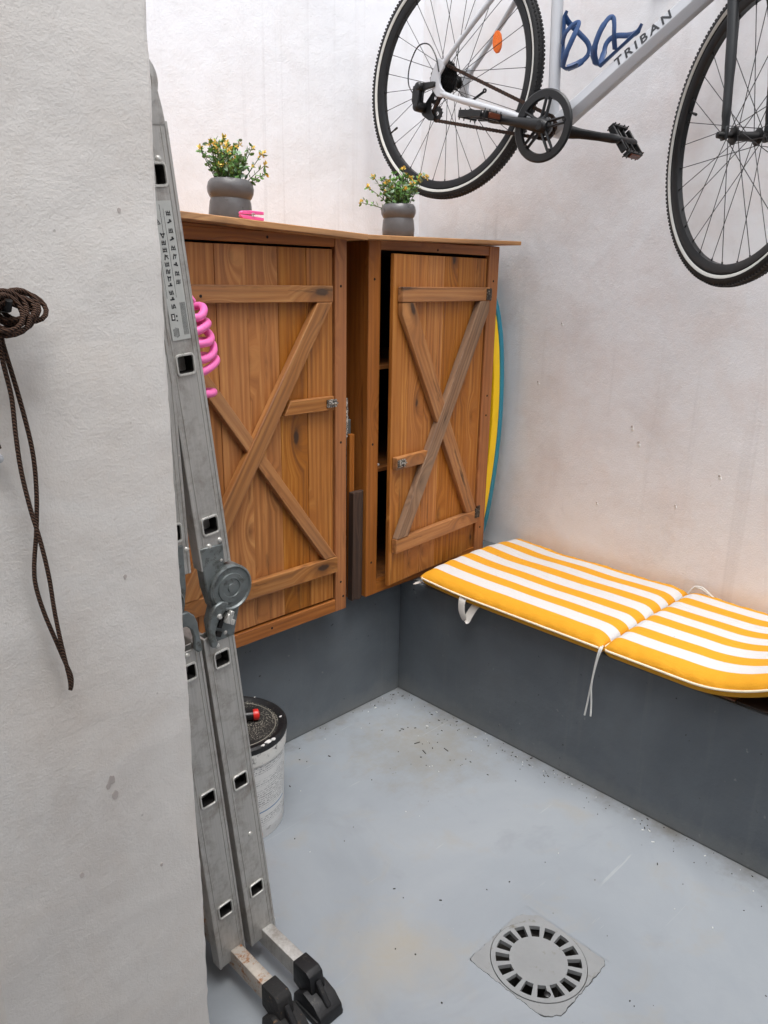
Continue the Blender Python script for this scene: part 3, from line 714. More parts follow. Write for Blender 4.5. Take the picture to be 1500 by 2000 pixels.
# ------------------------------------------------------------------ cushion
cu = thing('lounger_cushion', (2.07, .93, ZB), 'yellow and white striped lounger cushion lying along the masonry bench', 'cushion')
XF, XB = 1.792, 2.343
def csec(y0, y1, lift, name, skew=0, puck=(1, 1)):
    nx, ny = 44, 64; mbs = MB(); T = .052; W_ = XB-XF; L = y1-y0
    top, bot = [], []
    rnd = random.Random(int(y0*1000)); ph_ = rnd.random()*6
    for j in range(ny+1):
        tv = j/ny; tv = .5-.5*math.cos(math.pi*tv) if True else tv
        y = y0+L*tv
        for i in range(nx+1):
            tu = .5-.5*math.cos(math.pi*i/nx); x = XF+W_*tu
            ex = min(tu, 1-tu)*W_; e0 = tv*L; e1 = (1-tv)*L
            f = lambda e, r: 1 if e > r else math.sqrt(max(0, 1-((r-e)/r)**2))
            hgt = .5+.5*f(ex, .040)*(f(e0, .045) if puck[0] else 1)*(f(e1, .035) if puck[1] else 1)
            edge = 1-min(1, ex/.05)
            wr_ = .0034*math.sin(y*95+ph_+6*x)*math.sin(y*41+2)*edge+.0016*math.sin(y*23+x*9+ph_)
            z0 = ZB+.002+lift(y)
            crown = .006*(1-(2*tu-1)**2)
            for es in (e0, e1): crown -= .0035*math.exp(-es/.035)*(.5+.5*math.sin(x*88+ph_+es*40))*(1-edge)
            crown += .0022*math.sin(x*17+y*11+ph_)*math.sin(y*13-x*6)
            top.append((x+skew*(tu-.5), y+.018*math.sin(math.pi*tu)*0+.012*(1-abs(2*tu-1))*(tv if y1 > 1 else 1-tv), z0+T*hgt+crown+wr_))
            lo = .5-.5*f(ex, .022)*f(e0, .02)*f(e1, .02)
            bot.append((x+skew*(tu-.5), top[-1][1], z0+T*lo*.98))
    m = (nx+1)*(ny+1); fs = []
    for j in range(ny):
        for i in range(nx):
            a = j*(nx+1)+i; fs.append((a, a+1, a+nx+2, a+nx+1)); fs.append((m+a, m+a+nx+1, m+a+nx+2, m+a+1))
    for j in range(ny):
        for i in (0, nx):
            a = j*(nx+1)+i; fs.append((a, a+nx+1, m+a+nx+1, m+a))
    for i in range(nx):
        for j in (0, ny):
            a = j*(nx+1)+i; fs.append((a, a+1, m+a+1, m+a))
    mbs.add(top+bot, fs)
    o = obj(name, mbs, M_cushion, cu, origin=(XF, (y0+y1)/2, ZB-.004), smooth=75)
    # piping along the front and both ends at mid height
    pth = []
    for k in range(41):
        y = y1-.012-(L-.02)*k/40; pth.append((XF-.0035, y, ZB+.002+lift(y)+T*.5))
    ends = [] if not puck[1] else [(XF+.25, y1+.004, ZB+.002+lift(y1)+T*.5), (XF+.02, y1+.003, ZB+.002+lift(y1)+T*.5)]
    obj('piping', MB().tube(ends+pth, .0032, 7), M_pipe, o)
    return o
liftA = lambda y: .012*max(0, (y-1.35)/.27)**2
liftB = lambda y: (1.45*(.69-y)**2 if y < .69 else 0)
liftC = lambda y: 1.45*.31**2+(.38-y)*.30-2.0*(.38-y)**2 if y > .12 else max(0., 1.45*.31**2+.078-.1352-(.12-y)*.5)
csec(.932, 1.615, liftA, 'cushion_section')
csec(.385, .928, liftB, 'cushion_section')
csec(-.06, .381, liftC, 'cushion_section')
def ribbon(name, pts, wdt, th_, wdir, mat):
    obj(name, MB().tube(pts, wdt/2, 8, flat=th_/wdt, upv=wdir), mat, cu)
ribbon('strap', bez([(1.80, 1.425, .474), (1.785, 1.425, .462), (1.781, 1.422, .430), (1.783, 1.412, .405), (1.786, 1.404, .40), (1.792, 1.397, .42), (1.802, 1.385, .448), (1.822, 1.375, .462)], 6), .026, .0016, (0, 1, .15), M_white_tape)
ribbon('strap', bez([(1.81, 1.606, .470), (1.80, 1.625, .458), (1.80, 1.64, .452), (1.815, 1.645, .4515)], 5), .022, .0016, (1, 0, .1), M_white_tape)
for dy, zz, k in ((0, .257, 0), (.010, .262, 1)):
    obj('tie_cord', MB().tube(bez([(1.80, .936-dy*.3, .478), (1.787, .936-dy*.5, .468), (1.783, .940-dy*.2, .43), (1.781, .946-dy*.4+.003*k, .36), (1.784, .953-dy*1.2, .30), (1.782, .957-dy*1.9, zz)], 6), .0026, 6), M_cord_white, cu)
obj('tie_cord', MB().tube(bez([(2.318, .925, .49), (2.325, .915, .508), (2.325, .890, .512), (2.325, .865, .50), (2.32, .85, .49)], 6), .0032, 6), M_cord_white, cu)
obj('tie_cord', MB().tube(bez([(2.312, .925, .49), (2.316, .91, .516), (2.316, .885, .522), (2.316, .855, .505), (2.32, .838, .49)], 6), .0032, 6), M_cord_white, cu)

# ------------------------------------------------------------------ bicycle
BH = V((2.045, 1.782, 2.04)); U_ = V((0, -.9636, -.2672)); V_ = V((0, -.2672, .9636)); N_ = V((-1, 0, 0))
B = lambda u, v, n=0: BH+U_*u+V_*v+N_*n
bk = thing('bicycle', (2.045, 1.3, 1.7), 'silver white bicycle with black wheels hung on the right wall, nose pointing down', 'bicycle')
BBU, BBV = .4275, -.067
def bt(name, pts, r, mat, n=12, **kw): return obj(name, MB().tube(pts, r, n), mat, bk, **kw)
# frame
STU, STV = BBU-.17, BBV+.52
bt('seat_tube', [B(BBU, BBV), B(STU, STV)], .0165, M_frame, 16)
HTL = (.852, .365); HTT = (.822, .455)
bt('head_tube', [B(*HTL), B(*HTT)], .021, M_frame, 16)
bt('top_tube', [B(STU+.012, STV-.04), B(HTT[0]-.004, HTT[1]-.025)], .018, M_frame, 14)
# down tube with a ridge towards the viewer
a = V((BBU+.004, BBV+.004)); b = V((HTL[0]-.004, HTL[1]+.028)); dd = (b-a).normalized(); pn = V((-dd.y, dd.x))
sec = [(.030, -.009), (.031, 0), (.030, .009), (.026, .0135), (.004, .0225), (0, .0235), (-.004, .0225), (-.020, .012), (-.022, .006), (-.022, -.006), (-.020, -.012), (-.004, -.0225), (0, -.0235), (.004, -.0225), (.026, -.0135)]
off = -.007
mb = MB(); m = len(sec); vs = []
for e in (a, b):
    for p, q in sec: vs.append(B(e.x+pn.x*(p+off), e.y+pn.y*(p+off), q))
mb.add(vs, [(i, (i+1) % m, (i+1) % m+m, i+m) for i in range(m)]+[tuple(range(m)), tuple(range(2*m-1, m-1, -1))])
dt = obj('down_tube', mb, M_frame, bk, smooth=25)
# lettering on the upper flank of the down tube
cu_t = bpy.data.curves.new('lettering', 'FONT'); cu_t.body = 'TRIBAN'; cu_t.size = .0385; cu_t.extrude = .0002; cu_t.space_character = 1.38; cu_t.align_x = 'LEFT'; cu_t.resolution_u = 3; cu_t.offset = .0009
tmp = bpy.data.objects.new('tmp', cu_t); COL.objects.link(tmp)
me = bpy.data.meshes.new_from_object(tmp.evaluated_get(bpy.context.evaluated_depsgraph_get())); bpy.data.objects.remove(tmp)
d3 = (U_*dd.x+V_*dd.y).normalized(); p3 = U_*pn.x+V_*pn.y
f0 = p3*.004+N_*.0225; f1_ = p3*.026+N_*.0135; upd = (f1_-f0).normalized(); nrm = d3.cross(upd).normalized()
s0 = (V((.5835, .104))-a).dot(dd)
o0 = B(a.x+dd.x*s0+pn.x*off, a.y+dd.y*s0+pn.y*off)+f0+upd*.0008+nrm*.0006
me.name = 'lettering'; me.materials.append(M_letter); lt = bpy.data.objects.new('lettering', me)
link(lt, dt, Matrix.Translation(o0) @ Matrix((d3, upd, nrm)).transposed().to_4x4())
obj('bottom_bracket', MB().tube([B(BBU, BBV, -.036), B(BBU, BBV, .036)], .022, 20), M_frame, bk)
for sg in (1, -1):
    bt('chain_stay', bez([B(.035, -.040, sg*.066), B(.10, -.046, sg*.064), B(.25, -.053, sg*.052), B(BBU-.03, BBV+.004, sg*.026)], 5), [.0085]*6+[.0095]*5+[.0105]*5, M_frame)
    bt('seat_stay', bez([B(.012, .030, sg*.066), B(.06, .105, sg*.062), B(.15, .245, sg*.045), B(STU-.008, STV-.06, sg*.018)], 5), [.0075]*8+[.0085]*8, M_frame)
    dp = [(-.006, .050), (.018, .048), (.026, .030), (.016, .008), (.020, -.012), (.034, -.026), (.048, -.032), (.046, -.050), (.022, -.052), (-.004, -.034), (-.020, -.008), (-.016, .020)]
    obj('dropout', MB().prism([B(x, y, sg*.064) for x, y in dp], N_*(sg*.009)), M_frame, bk, bevel=.0015)
obj('rack_eyelet', MB().lathe([(.003, -.002), (.007, -.002), (.007, .002), (.003, .002), (.003, -.002)], B(.090, -.004, -.066), N_, 12).prism([B(.030, -.048, -.064), B(.036, -.052, -.064), B(.090, -.010, -.064), B(.084, -.006, -.064)], N_*-.004), M_black, bk)
bt('seat_post', [B(STU, STV), B(STU-.045, STV+.14)], .0135, M_black, 14)
sdl = MB()
spts = [B(STU-.17, STV+.165), B(STU-.13, STV+.17), B(STU-.06, STV+.168), B(STU+.03, STV+.162), B(STU+.10, STV+.155)]
sdl.tube(spts, [.045, .07, .055, .026, .014], 14, flat=.32, upv=(1, 0, 0)); obj('saddle', sdl, M_black, bk)
# wheels
def wheel(c, fwd, upd, nrm, phase, name_note, valve):
    c, A, Z_, Nn = V(c), V(fwd), V(upd), V(nrm)
    P = lambda r, a, n=0: c+(A*math.cos(a)+Z_*math.sin(a))*r+Nn*n
    # rim as the part, the rest under it
    prof = [(.2905, -.007), (.2905, .007), (.297, .0115), (.313, .0125), (.314, .010), (.311, .008), (.311, -.008), (.314, -.010), (.313, -.0125), (.297, -.0115), (.2905, -.007)]
    wl = obj('wheel', MB().lathe(prof, c, Nn, 96, A), M_rim, bk, origin=c, smooth=35)
    t = MB(); R0, r0 = .328, .0165
    t.lathe([(R0+r0*math.cos(q)*(1.0), r0*math.sin(q)*1.02) for q in [2*math.pi*i/16 for i in range(17)]], c, Nn, 110, A)
    for i in range(190):      # tread blocks
        a_ = 2*math.pi*i/190
        for n_, rr, ln in ((-.0115, .3392, .0075), (.0115, .3392, .0075)):
            p = P(rr, a_, n_); rot = Matrix((A*math.cos(a_)+Z_*math.sin(a_), -A*math.sin(a_)+Z_*math.cos(a_), Nn)).transposed()
            t.box(p, (.0048, .0062, .006), rot)
        p = P(.3445, a_+.02, 0); rot = Matrix((A*math.cos(a_+.02)+Z_*math.sin(a_+.02), -A*math.sin(a_+.02)+Z_*math.cos(a_+.02), Nn)).transposed()
        t.box(p, (.002, .006, .010), rot)
    obj('tyre', t, M_tyre, wl, origin=c, smooth=40)
    for sg in (1, -1):
        obj('reflective_strip', MB().lathe([(.3165, sg*.0137), (.3185, sg*.0154), (.3225, sg*.0169), (.3245, sg*.0171)], c, Nn, 96, A), M_reflect, wl, origin=c, smooth=60)
    hb = MB().lathe([(0, -.055), (.006, -.055), (.006, -.036), (.019, -.034), (.0205, -.031), (.012, -.028), (.0105, 0), (.012, .028), (.0205, .031), (.019, .034), (.006, .036), (.006, .055), (0, .055)], c, Nn, 24, A)
    obj('hub', hb, M_black_m, wl, origin=c)
    # spokes: four kinds share their meshes
    kinds = {}
    for i in range(32):
        sg = 1 if i % 2 else -1; tr = 1 if (i//2) % 2 else -1; a_ = 2*math.pi*i/32+phase
        if (sg, tr) not in kinds:
            ah = a_-tr*1.15
            s_ = MB().tube([P(.0195, ah, sg*.0335), P(.291, a_, sg*.002)], .00105, 5); s_.tube([P(.285, a_, sg*.0025), P(.292, a_, sg*.002)], .0021, 6)
            o_ = obj('spoke', s_, M_spoke, wl, origin=c, smooth=60); kinds[(sg, tr)] = (o_, a_)
        else:
            src, a0 = kinds[(sg, tr)]; o_ = src.copy()
            mw = Matrix.Translation(c) @ Matrix.Rotation(a_-a0, 4, A.cross(Z_)) ; o_.parent = None
            link(o_, wl, mw)
    av = valve; obj('valve', MB().tube([P(.292, av), P(.268, av)], .0028, 7).tube([P(.268, av), P(.255, av)], .0036, 7), M_black, wl)
    return wl, P
rw, RP = wheel(BH, U_, V_, N_, .05, 'rear', math.atan2(-.17, -.2))
# front wheel turned towards the viewer
TURN = R(35.5); FC = V((2.022, .826, 1.780))
FF = V((-math.sin(TURN), -math.cos(TURN), 0)); FR = V((-math.cos(TURN), math.sin(TURN), 0))
fwl, FP = wheel(FC, FF, V((0, 0, 1)), FR, .12, 'front', math.pi-.36)
rf = []
for i in range(20):
    a_ = 2*math.pi*i/20; e = 1+.04*(i % 2); rf.append((.030*math.cos(a_)*e, .0155*math.sin(a_)*e))
ra = math.atan2(.117, .145); rc = RP(.195, ra, .006); rx = (V_*math.cos(.35)+U_*(-math.sin(.35))); ry = rx.cross(N_)
obj('spoke_reflector', MB().prism([rc+rx*x+ry*y for x, y in rf], N_*-.009), M_orange, rw, bevel=.003, seg=2)
# cassette and chain
def toothed(r, nt_, hole, th_, c_, n0, mat, name, parent, mat_ax=(U_, V_, N_)):
    polys = []
    for i in range(nt_):
        aa = [2*math.pi*(i+k)/nt_ for k in (0, .25, .5, .75, 1)]; rr = [r-.004, r-.003, r, r-.003, r-.004]
        for k in range(4):
            polys.append([(hole*math.cos(aa[k]), hole*math.sin(aa[k])), (rr[k]*math.cos(aa[k]), rr[k]*math.sin(aa[k])), (rr[k+1]*math.cos(aa[k+1]), rr[k+1]*math.sin(aa[k+1])), (hole*math.cos(aa[k+1]), hole*math.sin(aa[k+1]))])
    return obj(name, MB().flat(polys, lambda x, y, z: V(c_)+U_*x+V_*y+N_*(n0+z), 0, th_), mat, parent, smooth=None)
for k, (r_c, nt_) in enumerate(((.056, 28), (.051, 25), (.046, 22), (.041, 20), (.036, 17), (.031, 15), (.027, 13))):
    toothed(r_c, nt_, .016, .002, B(0, 0), .030+k*.0038, M_black_m, 'sprocket', bk)
CRN = .045
def arcp(c_, r, a0, a1, n, nn): return [B(c_[0]+r*math.cos(a0+(a1-a0)*i/n), c_[1]+r*math.sin(a0+(a1-a0)*i/n), nn) for i in range(n+1)]
PU, PL = (-.006, -.056), (.018, -.096)
path = arcp((BBU, BBV), .031, R(97), R(-97), 14, .034)+[B(PL[0]+.004, PL[1]-.020, .046)]+arcp(PL, .021, R(-90), R(-190), 6, .046)+arcp(PU, .018, R(-20), R(100), 5, .046)+arcp((0, 0), .040, R(200), R(97), 10, .044)+[B(.004, .040, .044)]
cl = MB(); segs = []; tot = 0
loop = path+[path[0]]
# even links along the loop
dist = [0]
for p, q in zip(loop, loop[1:]): dist.append(dist[-1]+(q-p).length)
nl = int(dist[-1]/.0127)
def at(s_):
    for i in range(len(loop)-1):
        if dist[i+1] >= s_:
            t = (s_-dist[i])/max(1e-9, dist[i+1]-dist[i]); return loop[i].lerp(loop[i+1], t)
    return loop[-1]
LP = [at(i*dist[-1]/nl) for i in range(nl)]
for i in range(nl):
    p, q = LP[i], LP[(i+1) % nl]; d_ = (q-p).normalized(); n_ = N_; y_ = n_.cross(d_); wd = .0033 if i % 2 else .0022
    rot = Matrix((d_, y_, n_)).transposed()
    for sg in (1, -1): cl.box((p+q)/2+n_*(sg*wd), ((q-p).length*.86, .0088, .0012), rot)
    cl.tube([p-n_*.0042, p+n_*.0046], .0054, 6)
obj('chain', cl, M_chain, bk, smooth=None)
# chainring with guard and spider
chp = lambda x, y, z: B(BBU+x, BBV+y, CRN+z)
mb = MB().lathe([(.0705, .004), (.0725, .0095), (.0915, .0095), (.0955, .006), (.0955, .003), (.0715, .003), (.0705, .004)], B(BBU, BBV, CRN), N_, 64, U_)
cr = obj('chainring', mb, M_black, bk, smooth=35)
mb = MB()
for i in range(5):
    a_ = R(22)+2*math.pi*i/5
    for sg in (1, -1):
        a1, a2 = a_+sg*.36, a_+sg*.10
        mb.tube([chp(.020*math.cos(a1), .020*math.sin(a1), .010), chp(.074*math.cos(a2), .074*math.sin(a2), .006)], [.0062, .0048], 8, flat=.7, upv=N_)
    mb.lathe([(0, .012), (.0045, .012), (.0048, .002)], chp(.0715*math.cos(a_), .0715*math.sin(a_), 0), N_, 10)
mb.lathe([(0, .017), (.019, .016), (.027, .010), (.027, .002), (0, .002)], B(BBU, BBV, CRN), N_, 24)
obj('spider', mb, M_black, cr)
toothed(.0845, 42, .070, .0022, B(BBU, BBV), CRN-.001, M_black_m, 'teeth', cr)
# cranks and pedals
CA = math.atan2(-.002, -.17)
def crank(sg, name):
    ca = R(183.5) if sg > 0 else R(3.5)
    n0, n1 = (.062, .072) if sg > 0 else (-.05, -.066)
    e = (BBU+.170*math.cos(ca), BBV+.170*math.sin(ca))
    P = lambda t, n: B(BBU+.170*t*math.cos(ca), BBV+.170*t*math.sin(ca), n)
    mb = MB().tube([P(-.12, n0), P(-.02, n0), P(.10, n0+.002*sg), P(.35, n0+.006*sg), P(.7, n1), P(.95, n1), P(1.06, n1), P(1.10, n1)], [.012, .018, .0185, .0135, .0115, .0125, .011, .004], 12, flat=.62, upv=V_)
    mb.lathe([(0, .012*sg), (.012, .011*sg), (.015, .006*sg), (.015, -.01*sg)], P(0, n0), N_, 20)
    obj('crank_arm', mb, M_black, bk)
    # pedal: axle along n, cage turned by ang
    ang = R(-8) if sg > 0 else R(38)
    ux = U_*math.cos(ang)-V_*math.sin(ang); vy = U_*math.sin(ang)+V_*math.cos(ang)
    c0 = P(1, n1+sg*.055)
    Q = lambda x, y, n: c0+ux*x+vy*y+N_*(n*sg)
    pd = obj('pedal', MB().tube([P(1, n1+sg*.008), P(1, n1+sg*.100)], [.0095, .0125], 14), M_black, bk)
    fr = MB(); hx_, hn = .046, .044
    rotm = Matrix((ux, vy, N_)).transposed()
    for x in (-hx_, hx_): fr.box(Q(x, 0, 0), (.009, .020, .078), rotm)
    for n_ in (-hn, hn): fr.box(Q(0, 0, n_), (.080, .018, .008), rotm)
    for n_ in (-.016, .016): fr.box(Q(0, 0, n_), (.090, .010, .006), rotm)
    for x in (-.046, .046):
        for n_ in (-.036, -.015, .015, .036): fr.tube([Q(x, -.016, n_), Q(x, .016, n_)], .0022, 6)
    obj('cage', fr, M_black, pd, bevel=.001)
    for x, m_ in ((-hx_-.0065, M_amber), (hx_+.0065, M_amber)): obj('pedal_reflector', MB().box(Q(x, 0, 0), (.0045, .014, .050), rotm), m_, pd, bevel=.001)
crank(1, 'r'); crank(-1, 'l')
# rear derailleur
dl = MB().prism([B(.006, -.012, .068), B(.010, -.026, .068), B(-.040, -.046, .072), B(-.054, -.036, .072), B(-.046, -.024, .072)], N_*.012)
dl.lathe([(0, .034), (.010, .033), (.0135, .028), (.0135, 0), (0, 0)], B(-.045, -.036, .066), N_, 18)
der = obj('derailleur', dl, M_black, bk, bevel=.0015)
dl = MB()
for n0_, t_ in ((.070, .008), (.088, .009)): dl.prism([B(-.064, -.038, n0_), B(-.046, -.030, n0_), B(-.034, -.048, n0_), B(-.026, -.086, n0_), B(-.040, -.100, n0_), B(-.058, -.078, n0_)], N_*t_)
dl.lathe([(0, .044), (.008, .043), (.015, .038), (.016, .0), (0, 0)], B(-.038, -.090, .054), N_, 18)
obj('derailleur_body', dl, M_black, der, bevel=.002)
dl = MB().prism([B(-.050, -.098, .0545), B(-.034, -.078, .0545), B(-.012, -.040, .0545), B(.002, -.046, .0545), B(-.008, -.072, .0545), B(.0, -.096, .0545), B(.016, -.108, .0545), B(.018, -.118, .0545), B(-.004, -.121, .0545), B(-.034, -.112, .0545)], N_*.004)
obj('derailleur_cage', dl, M_black, der, bevel=.001)
toothed(.022, 11, .006, .004, B(*PL), .044, M_black, 'jockey_wheel', der); toothed(.019, 11, .006, .004, B(*PU), .044, M_black, 'jockey_wheel', der)
bt('gear_cable', bez([B(.012, .015, .074), B(-.015, .055, .074), B(-.055, .082, .074), B(-.098, .070, .074), B(-.115, .015, .076), B(-.100, -.035, .080), B(-.064, -.062, .080)], 8), .0022, M_black, 7)
# fork, stem, bars
CT = FC-FF*.045+V((0, .018, .405))
for sg in (1, -1):
    bt('fork_blade', bez([FC+FR*(sg*.056)+V((0, 0, .012)), FC+FR*(sg*.0565)-FF*.003+V((0, 0, .06)), FC+FR*(sg*.054)-FF*.025+V((0, 0, .22)), CT+FR*(sg*.042)-V((0, 0, .02)), CT+FR*(sg*.020)+V((0, 0, .01))], 5),
       [.0085]*4+[.0105]*4+[.0125]*5+[.015]*4+[.018]*4, M_fork, 14)
    obj('fork_dropout', MB().box(FC+FR*(sg*.056)+V((0, 0, .004)), (.022, .008, .03), Matrix((FF, FR, V((0, 0, 1)))).transposed()), M_fork, bk, bevel=.002)
obj('fork_crown', MB().tube([CT-FR*.04, CT+FR*.04], .02, 14), M_fork, bk)
obj('axle_nut', MB().lathe([(0, .014), (.007, .012), (.009, 0), (.009, -.006)], FC+FR*.062, FR, 14).lathe([(0, .01), (.009, .008), (.010, 0)], FC-FR*.062, -FR, 14), M_black_m, bk)
top = V((BH+U_*HTT[0]+V_*HTT[1]))+V((0, .005, .05))
bt('handlebar_stem', [B(*HTT), top, top+FF*.08], .016, M_black, 12)
hbp = []
for sg in (-1, 1):
    q = [top+FF*.08, top+FF*.08+FR*(sg*.10), top+FF*.085+FR*(sg*.185), top+FF*.13+FR*(sg*.20), top+FF*.165+FR*(sg*.20)-V((0, 0, .035)), top+FF*.13+FR*(sg*.20)-V((0, 0, .10)), top+FF*.05+FR*(sg*.205)-V((0, 0, .115))]
    bt('handlebar', bez(q, 5), .0145, M_black, 10)
# bottle cages
def bottle_cage(u0, v0, ax, outd, L, label):
    ax = V(ax).normalized(); outd = V(outd).normalized(); a3 = U_*ax.x+V_*ax.y; o3 = U_*outd.x+V_*outd.y; b0 = B(u0, v0)
    rc_ = .0375; cc = .040
    Q = lambda t, o, n_: b0+a3*t+o3*o+N_*n_
    mb = MB()
    mb.tube([Q(0, .004, 0), Q(.06, .004, 0), Q(.125, .004, 0), Q(.138, .012, 0)], [.009, .0075, .0085, .006], 10, flat=.4, upv=N_)
    mb.tube([Q(.004, .004, 0), Q(-.006, .016, 0), Q(-.005, .045, 0), Q(0, .054, 0)], [.010, .014, .013, .006], 10, flat=.3, upv=N_)
    near = [Q(-.002, .012, .010), Q(.016, .032, .032), Q(.050, .056, .038), Q(.080, .070, .033), Q(.091, .066, .028), Q(.088, .050, .029), Q(.074, .026, .026), Q(.056, .006, .008)]
    far = [Q(-.002, .014, -.010), Q(.010, .040, -.031), Q(.028, .062, -.037), Q(.054, .060, -.037), Q(.086, .032, -.031), Q(.110, .012, -.014), Q(.126, .005, -.002)]
    mb.tube(bez(near, 6), [.0040]*8+[.0033]*8+[.0027]*8+[.0025]*12+[.0030]*7, 10, flat=2.5, upv=N_)
    mb.tube(bez(far, 6), [.0038]*8+[.0029]*20+[.0031]*9, 10, flat=2.5, upv=N_)
    obj('bottle_cage', mb, M_blue, bk, smooth=60, label=label)
sdir = (STU-BBU, STV-BBV); sl = math.hypot(*sdir); sdir = (sdir[0]/sl, sdir[1]/sl); sout = (sdir[1], -sdir[0])
bottle_cage(.403+sout[0]*-.004, .084, sdir, sout, .135, None)
dout = (pn.x, pn.y)
bottle_cage(.524, .099, (dd.x, dd.y), dout, .135, None)
# wall hangers carrying the top tube, above the frame
for tq in (.3, .75):
    p = B(STU+.012, STV-.04).lerp(B(HTT[0]-.004, HTT[1]-.025), tq)
    hk = thing('wall_hook', (XW, p.y, p.z), 'black wall hook carrying the bicycle top tube at its '+('rear' if tq < .5 else 'front'), 'hook', 'bicycle wall hooks')
    obj('arm', MB().tube([(XW-.003, p.y, p.z-.028), (2.045, p.y, p.z-.028), (2.01, p.y, p.z-.026), (2.0, p.y, p.z-.005)], .009, 10), M_black, hk)
    obj('mounting_plate', MB().bx(XW-.008, XW-.001, p.y-.03, p.y+.03, p.z-.09, p.z+.03), M_black, hk, bevel=.002)

# ------------------------------------------------------------------ folding ladder
la = thing('folding_ladder', (.72, 1.25, 0), 'grey aluminium folding ladder closed and leaning on the pillar', 'ladder')
YL = 1.118; DEPTH = .026; FAR = 1.118+.36
def rrect(cxx, cyy, hw, r, n=4):
    p = []
    for qx, qy, a0 in ((1, 1, 0), (-1, 1, 90), (-1, -1, 180), (1, -1, 270)):
        for k in range(n+1):
            t = R(a0+90*k/n); p.append((cxx+qx*(hw-r)+r*math.cos(t), cyy+qy*(hw-r)+r*math.sin(t)))
    return p
def section(p0, p1, holes, wd, name_label=None):
    """one ladder section: two stiles in planes y=YL and y=FAR, rungs between; p0,p1 = (x,z) ends of the centre line"""
    a, b = V((p0[0], 0, p0[1])), V((p1[0], 0, p1[1])); d = (b-a).normalized(); L = (b-a).length; s = V((d.z, 0, -d.x))
    rot = Matrix((s, V((0, 1, 0)), d)).transposed(); hh = .0135
    def st_mesh(y0, flip):
        mb = MB(); mpf = lambda x, z, t: a+s*x+d*z+V((0, t, 0))
        zs = [0]
        for h in holes: zs += [h-hh, h+hh]
        zs.append(L); polys = []
        xs = [-wd/2, -hh, hh, wd/2]
        for i in range(len(zs)-1):
            for j in range(3):
                if i % 2 == 1 and j == 1: continue
                polys.append([(xs[j], zs[i]), (xs[j+1], zs[i]), (xs[j+1], zs[i+1]), (xs[j], zs[i+1])])
        mb.flat(polys, mpf, y0, y0+.003)
        # rolled flanges and inner web
        for sg in (-1, 1):
            mb.flat([[(sg*wd/2-.0025, 0), (sg*wd/2+.0025, 0), (sg*wd/2+.0025, L), (sg*wd/2-.0025, L)]], mpf, y0-.0015, y0+DEPTH)
            mb.flat([[(sg*(wd/2-.009)-.0012, .001), (sg*(wd/2-.009)+.0012, .001), (sg*(wd/2-.009)+.0012, L-.001), (sg*(wd/2-.009)-.0012, L-.001)]], mpf, y0-.0009, y0+.001)
        mb.flat([[(-wd/2+.003, .002), (wd/2-.003, .002), (wd/2-.003, L-.002), (-wd/2+.003, L-.002)]], mpf, y0+DEPTH-.003, y0+DEPTH-.0005)
        return mb
    obj('stile', st_mesh(YL, 0), M_alu, la, origin=a+V((0, YL, 0)), rot=rot, smooth=30, bevel=.0006)
    obj('stile', st_mesh(FAR-DEPTH, 1), M_alu, la, origin=a+V((0, FAR-DEPTH, 0)), rot=rot, smooth=30)
    for h in holes:
        c = a+d*h
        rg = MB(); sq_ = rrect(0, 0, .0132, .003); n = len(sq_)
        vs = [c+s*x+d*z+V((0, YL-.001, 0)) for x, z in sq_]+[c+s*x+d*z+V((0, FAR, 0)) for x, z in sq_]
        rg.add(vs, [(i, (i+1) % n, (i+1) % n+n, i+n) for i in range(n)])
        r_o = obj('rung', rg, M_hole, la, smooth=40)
        outer = [(x*1.16, z*1.16) for x, z in sq_]
        o2 = MB(); vs = [c+s*x+d*z+V((0, YL+DEPTH, 0)) for x, z in outer]+[c+s*x+d*z+V((0, FAR-DEPTH, 0)) for x, z in outer]
        o2.add(vs, [(i, (i+1) % n, (i+1) % n+n, i+n) for i in range(n)])
        obj('rung_tube', o2, M_alu, r_o, smooth=40)
        fl = rrect(0, 0, .0158, .0055)
        obj('rung_flange', MB().tube([c+s*x+d*z+V((0, YL-.0012, 0)) for x, z in fl], .0024, 6, closed=True), M_alu_bright, r_o, smooth=60)
    return a, d, s
def rivets(pts):
    mb = MB()
    for x, z in pts: mb.lathe([(0, -.0035), (.003, -.003), (.005, -.001), (.0055, 0)], (x, YL, z), (0, 1, 0), 10)
    obj('rivet', mb, M_alu_bright, la, kind='stuff')
lowR = section((.7693, .062), (.6935, .815), [.1415, .4225, .703], .060)
uppR = section((.6965, .945), (.6200, 1.655), [.0785, .360, .642], .056)
lowL = section((.6900, .058), (.6240, .800), [.1415, .4225, .703], .060)
uppL = section((.6180, .945), (.5960, 1.655), [.0785, .360, .642], .050)
rivets([(.708, .812), (.690, .790), (.716, .838), (.684, .985), (.706, .992), (.706, .955), (.628, .792), (.612, .805), (.745, .345), (.633, 1.605), (.640, .99)])
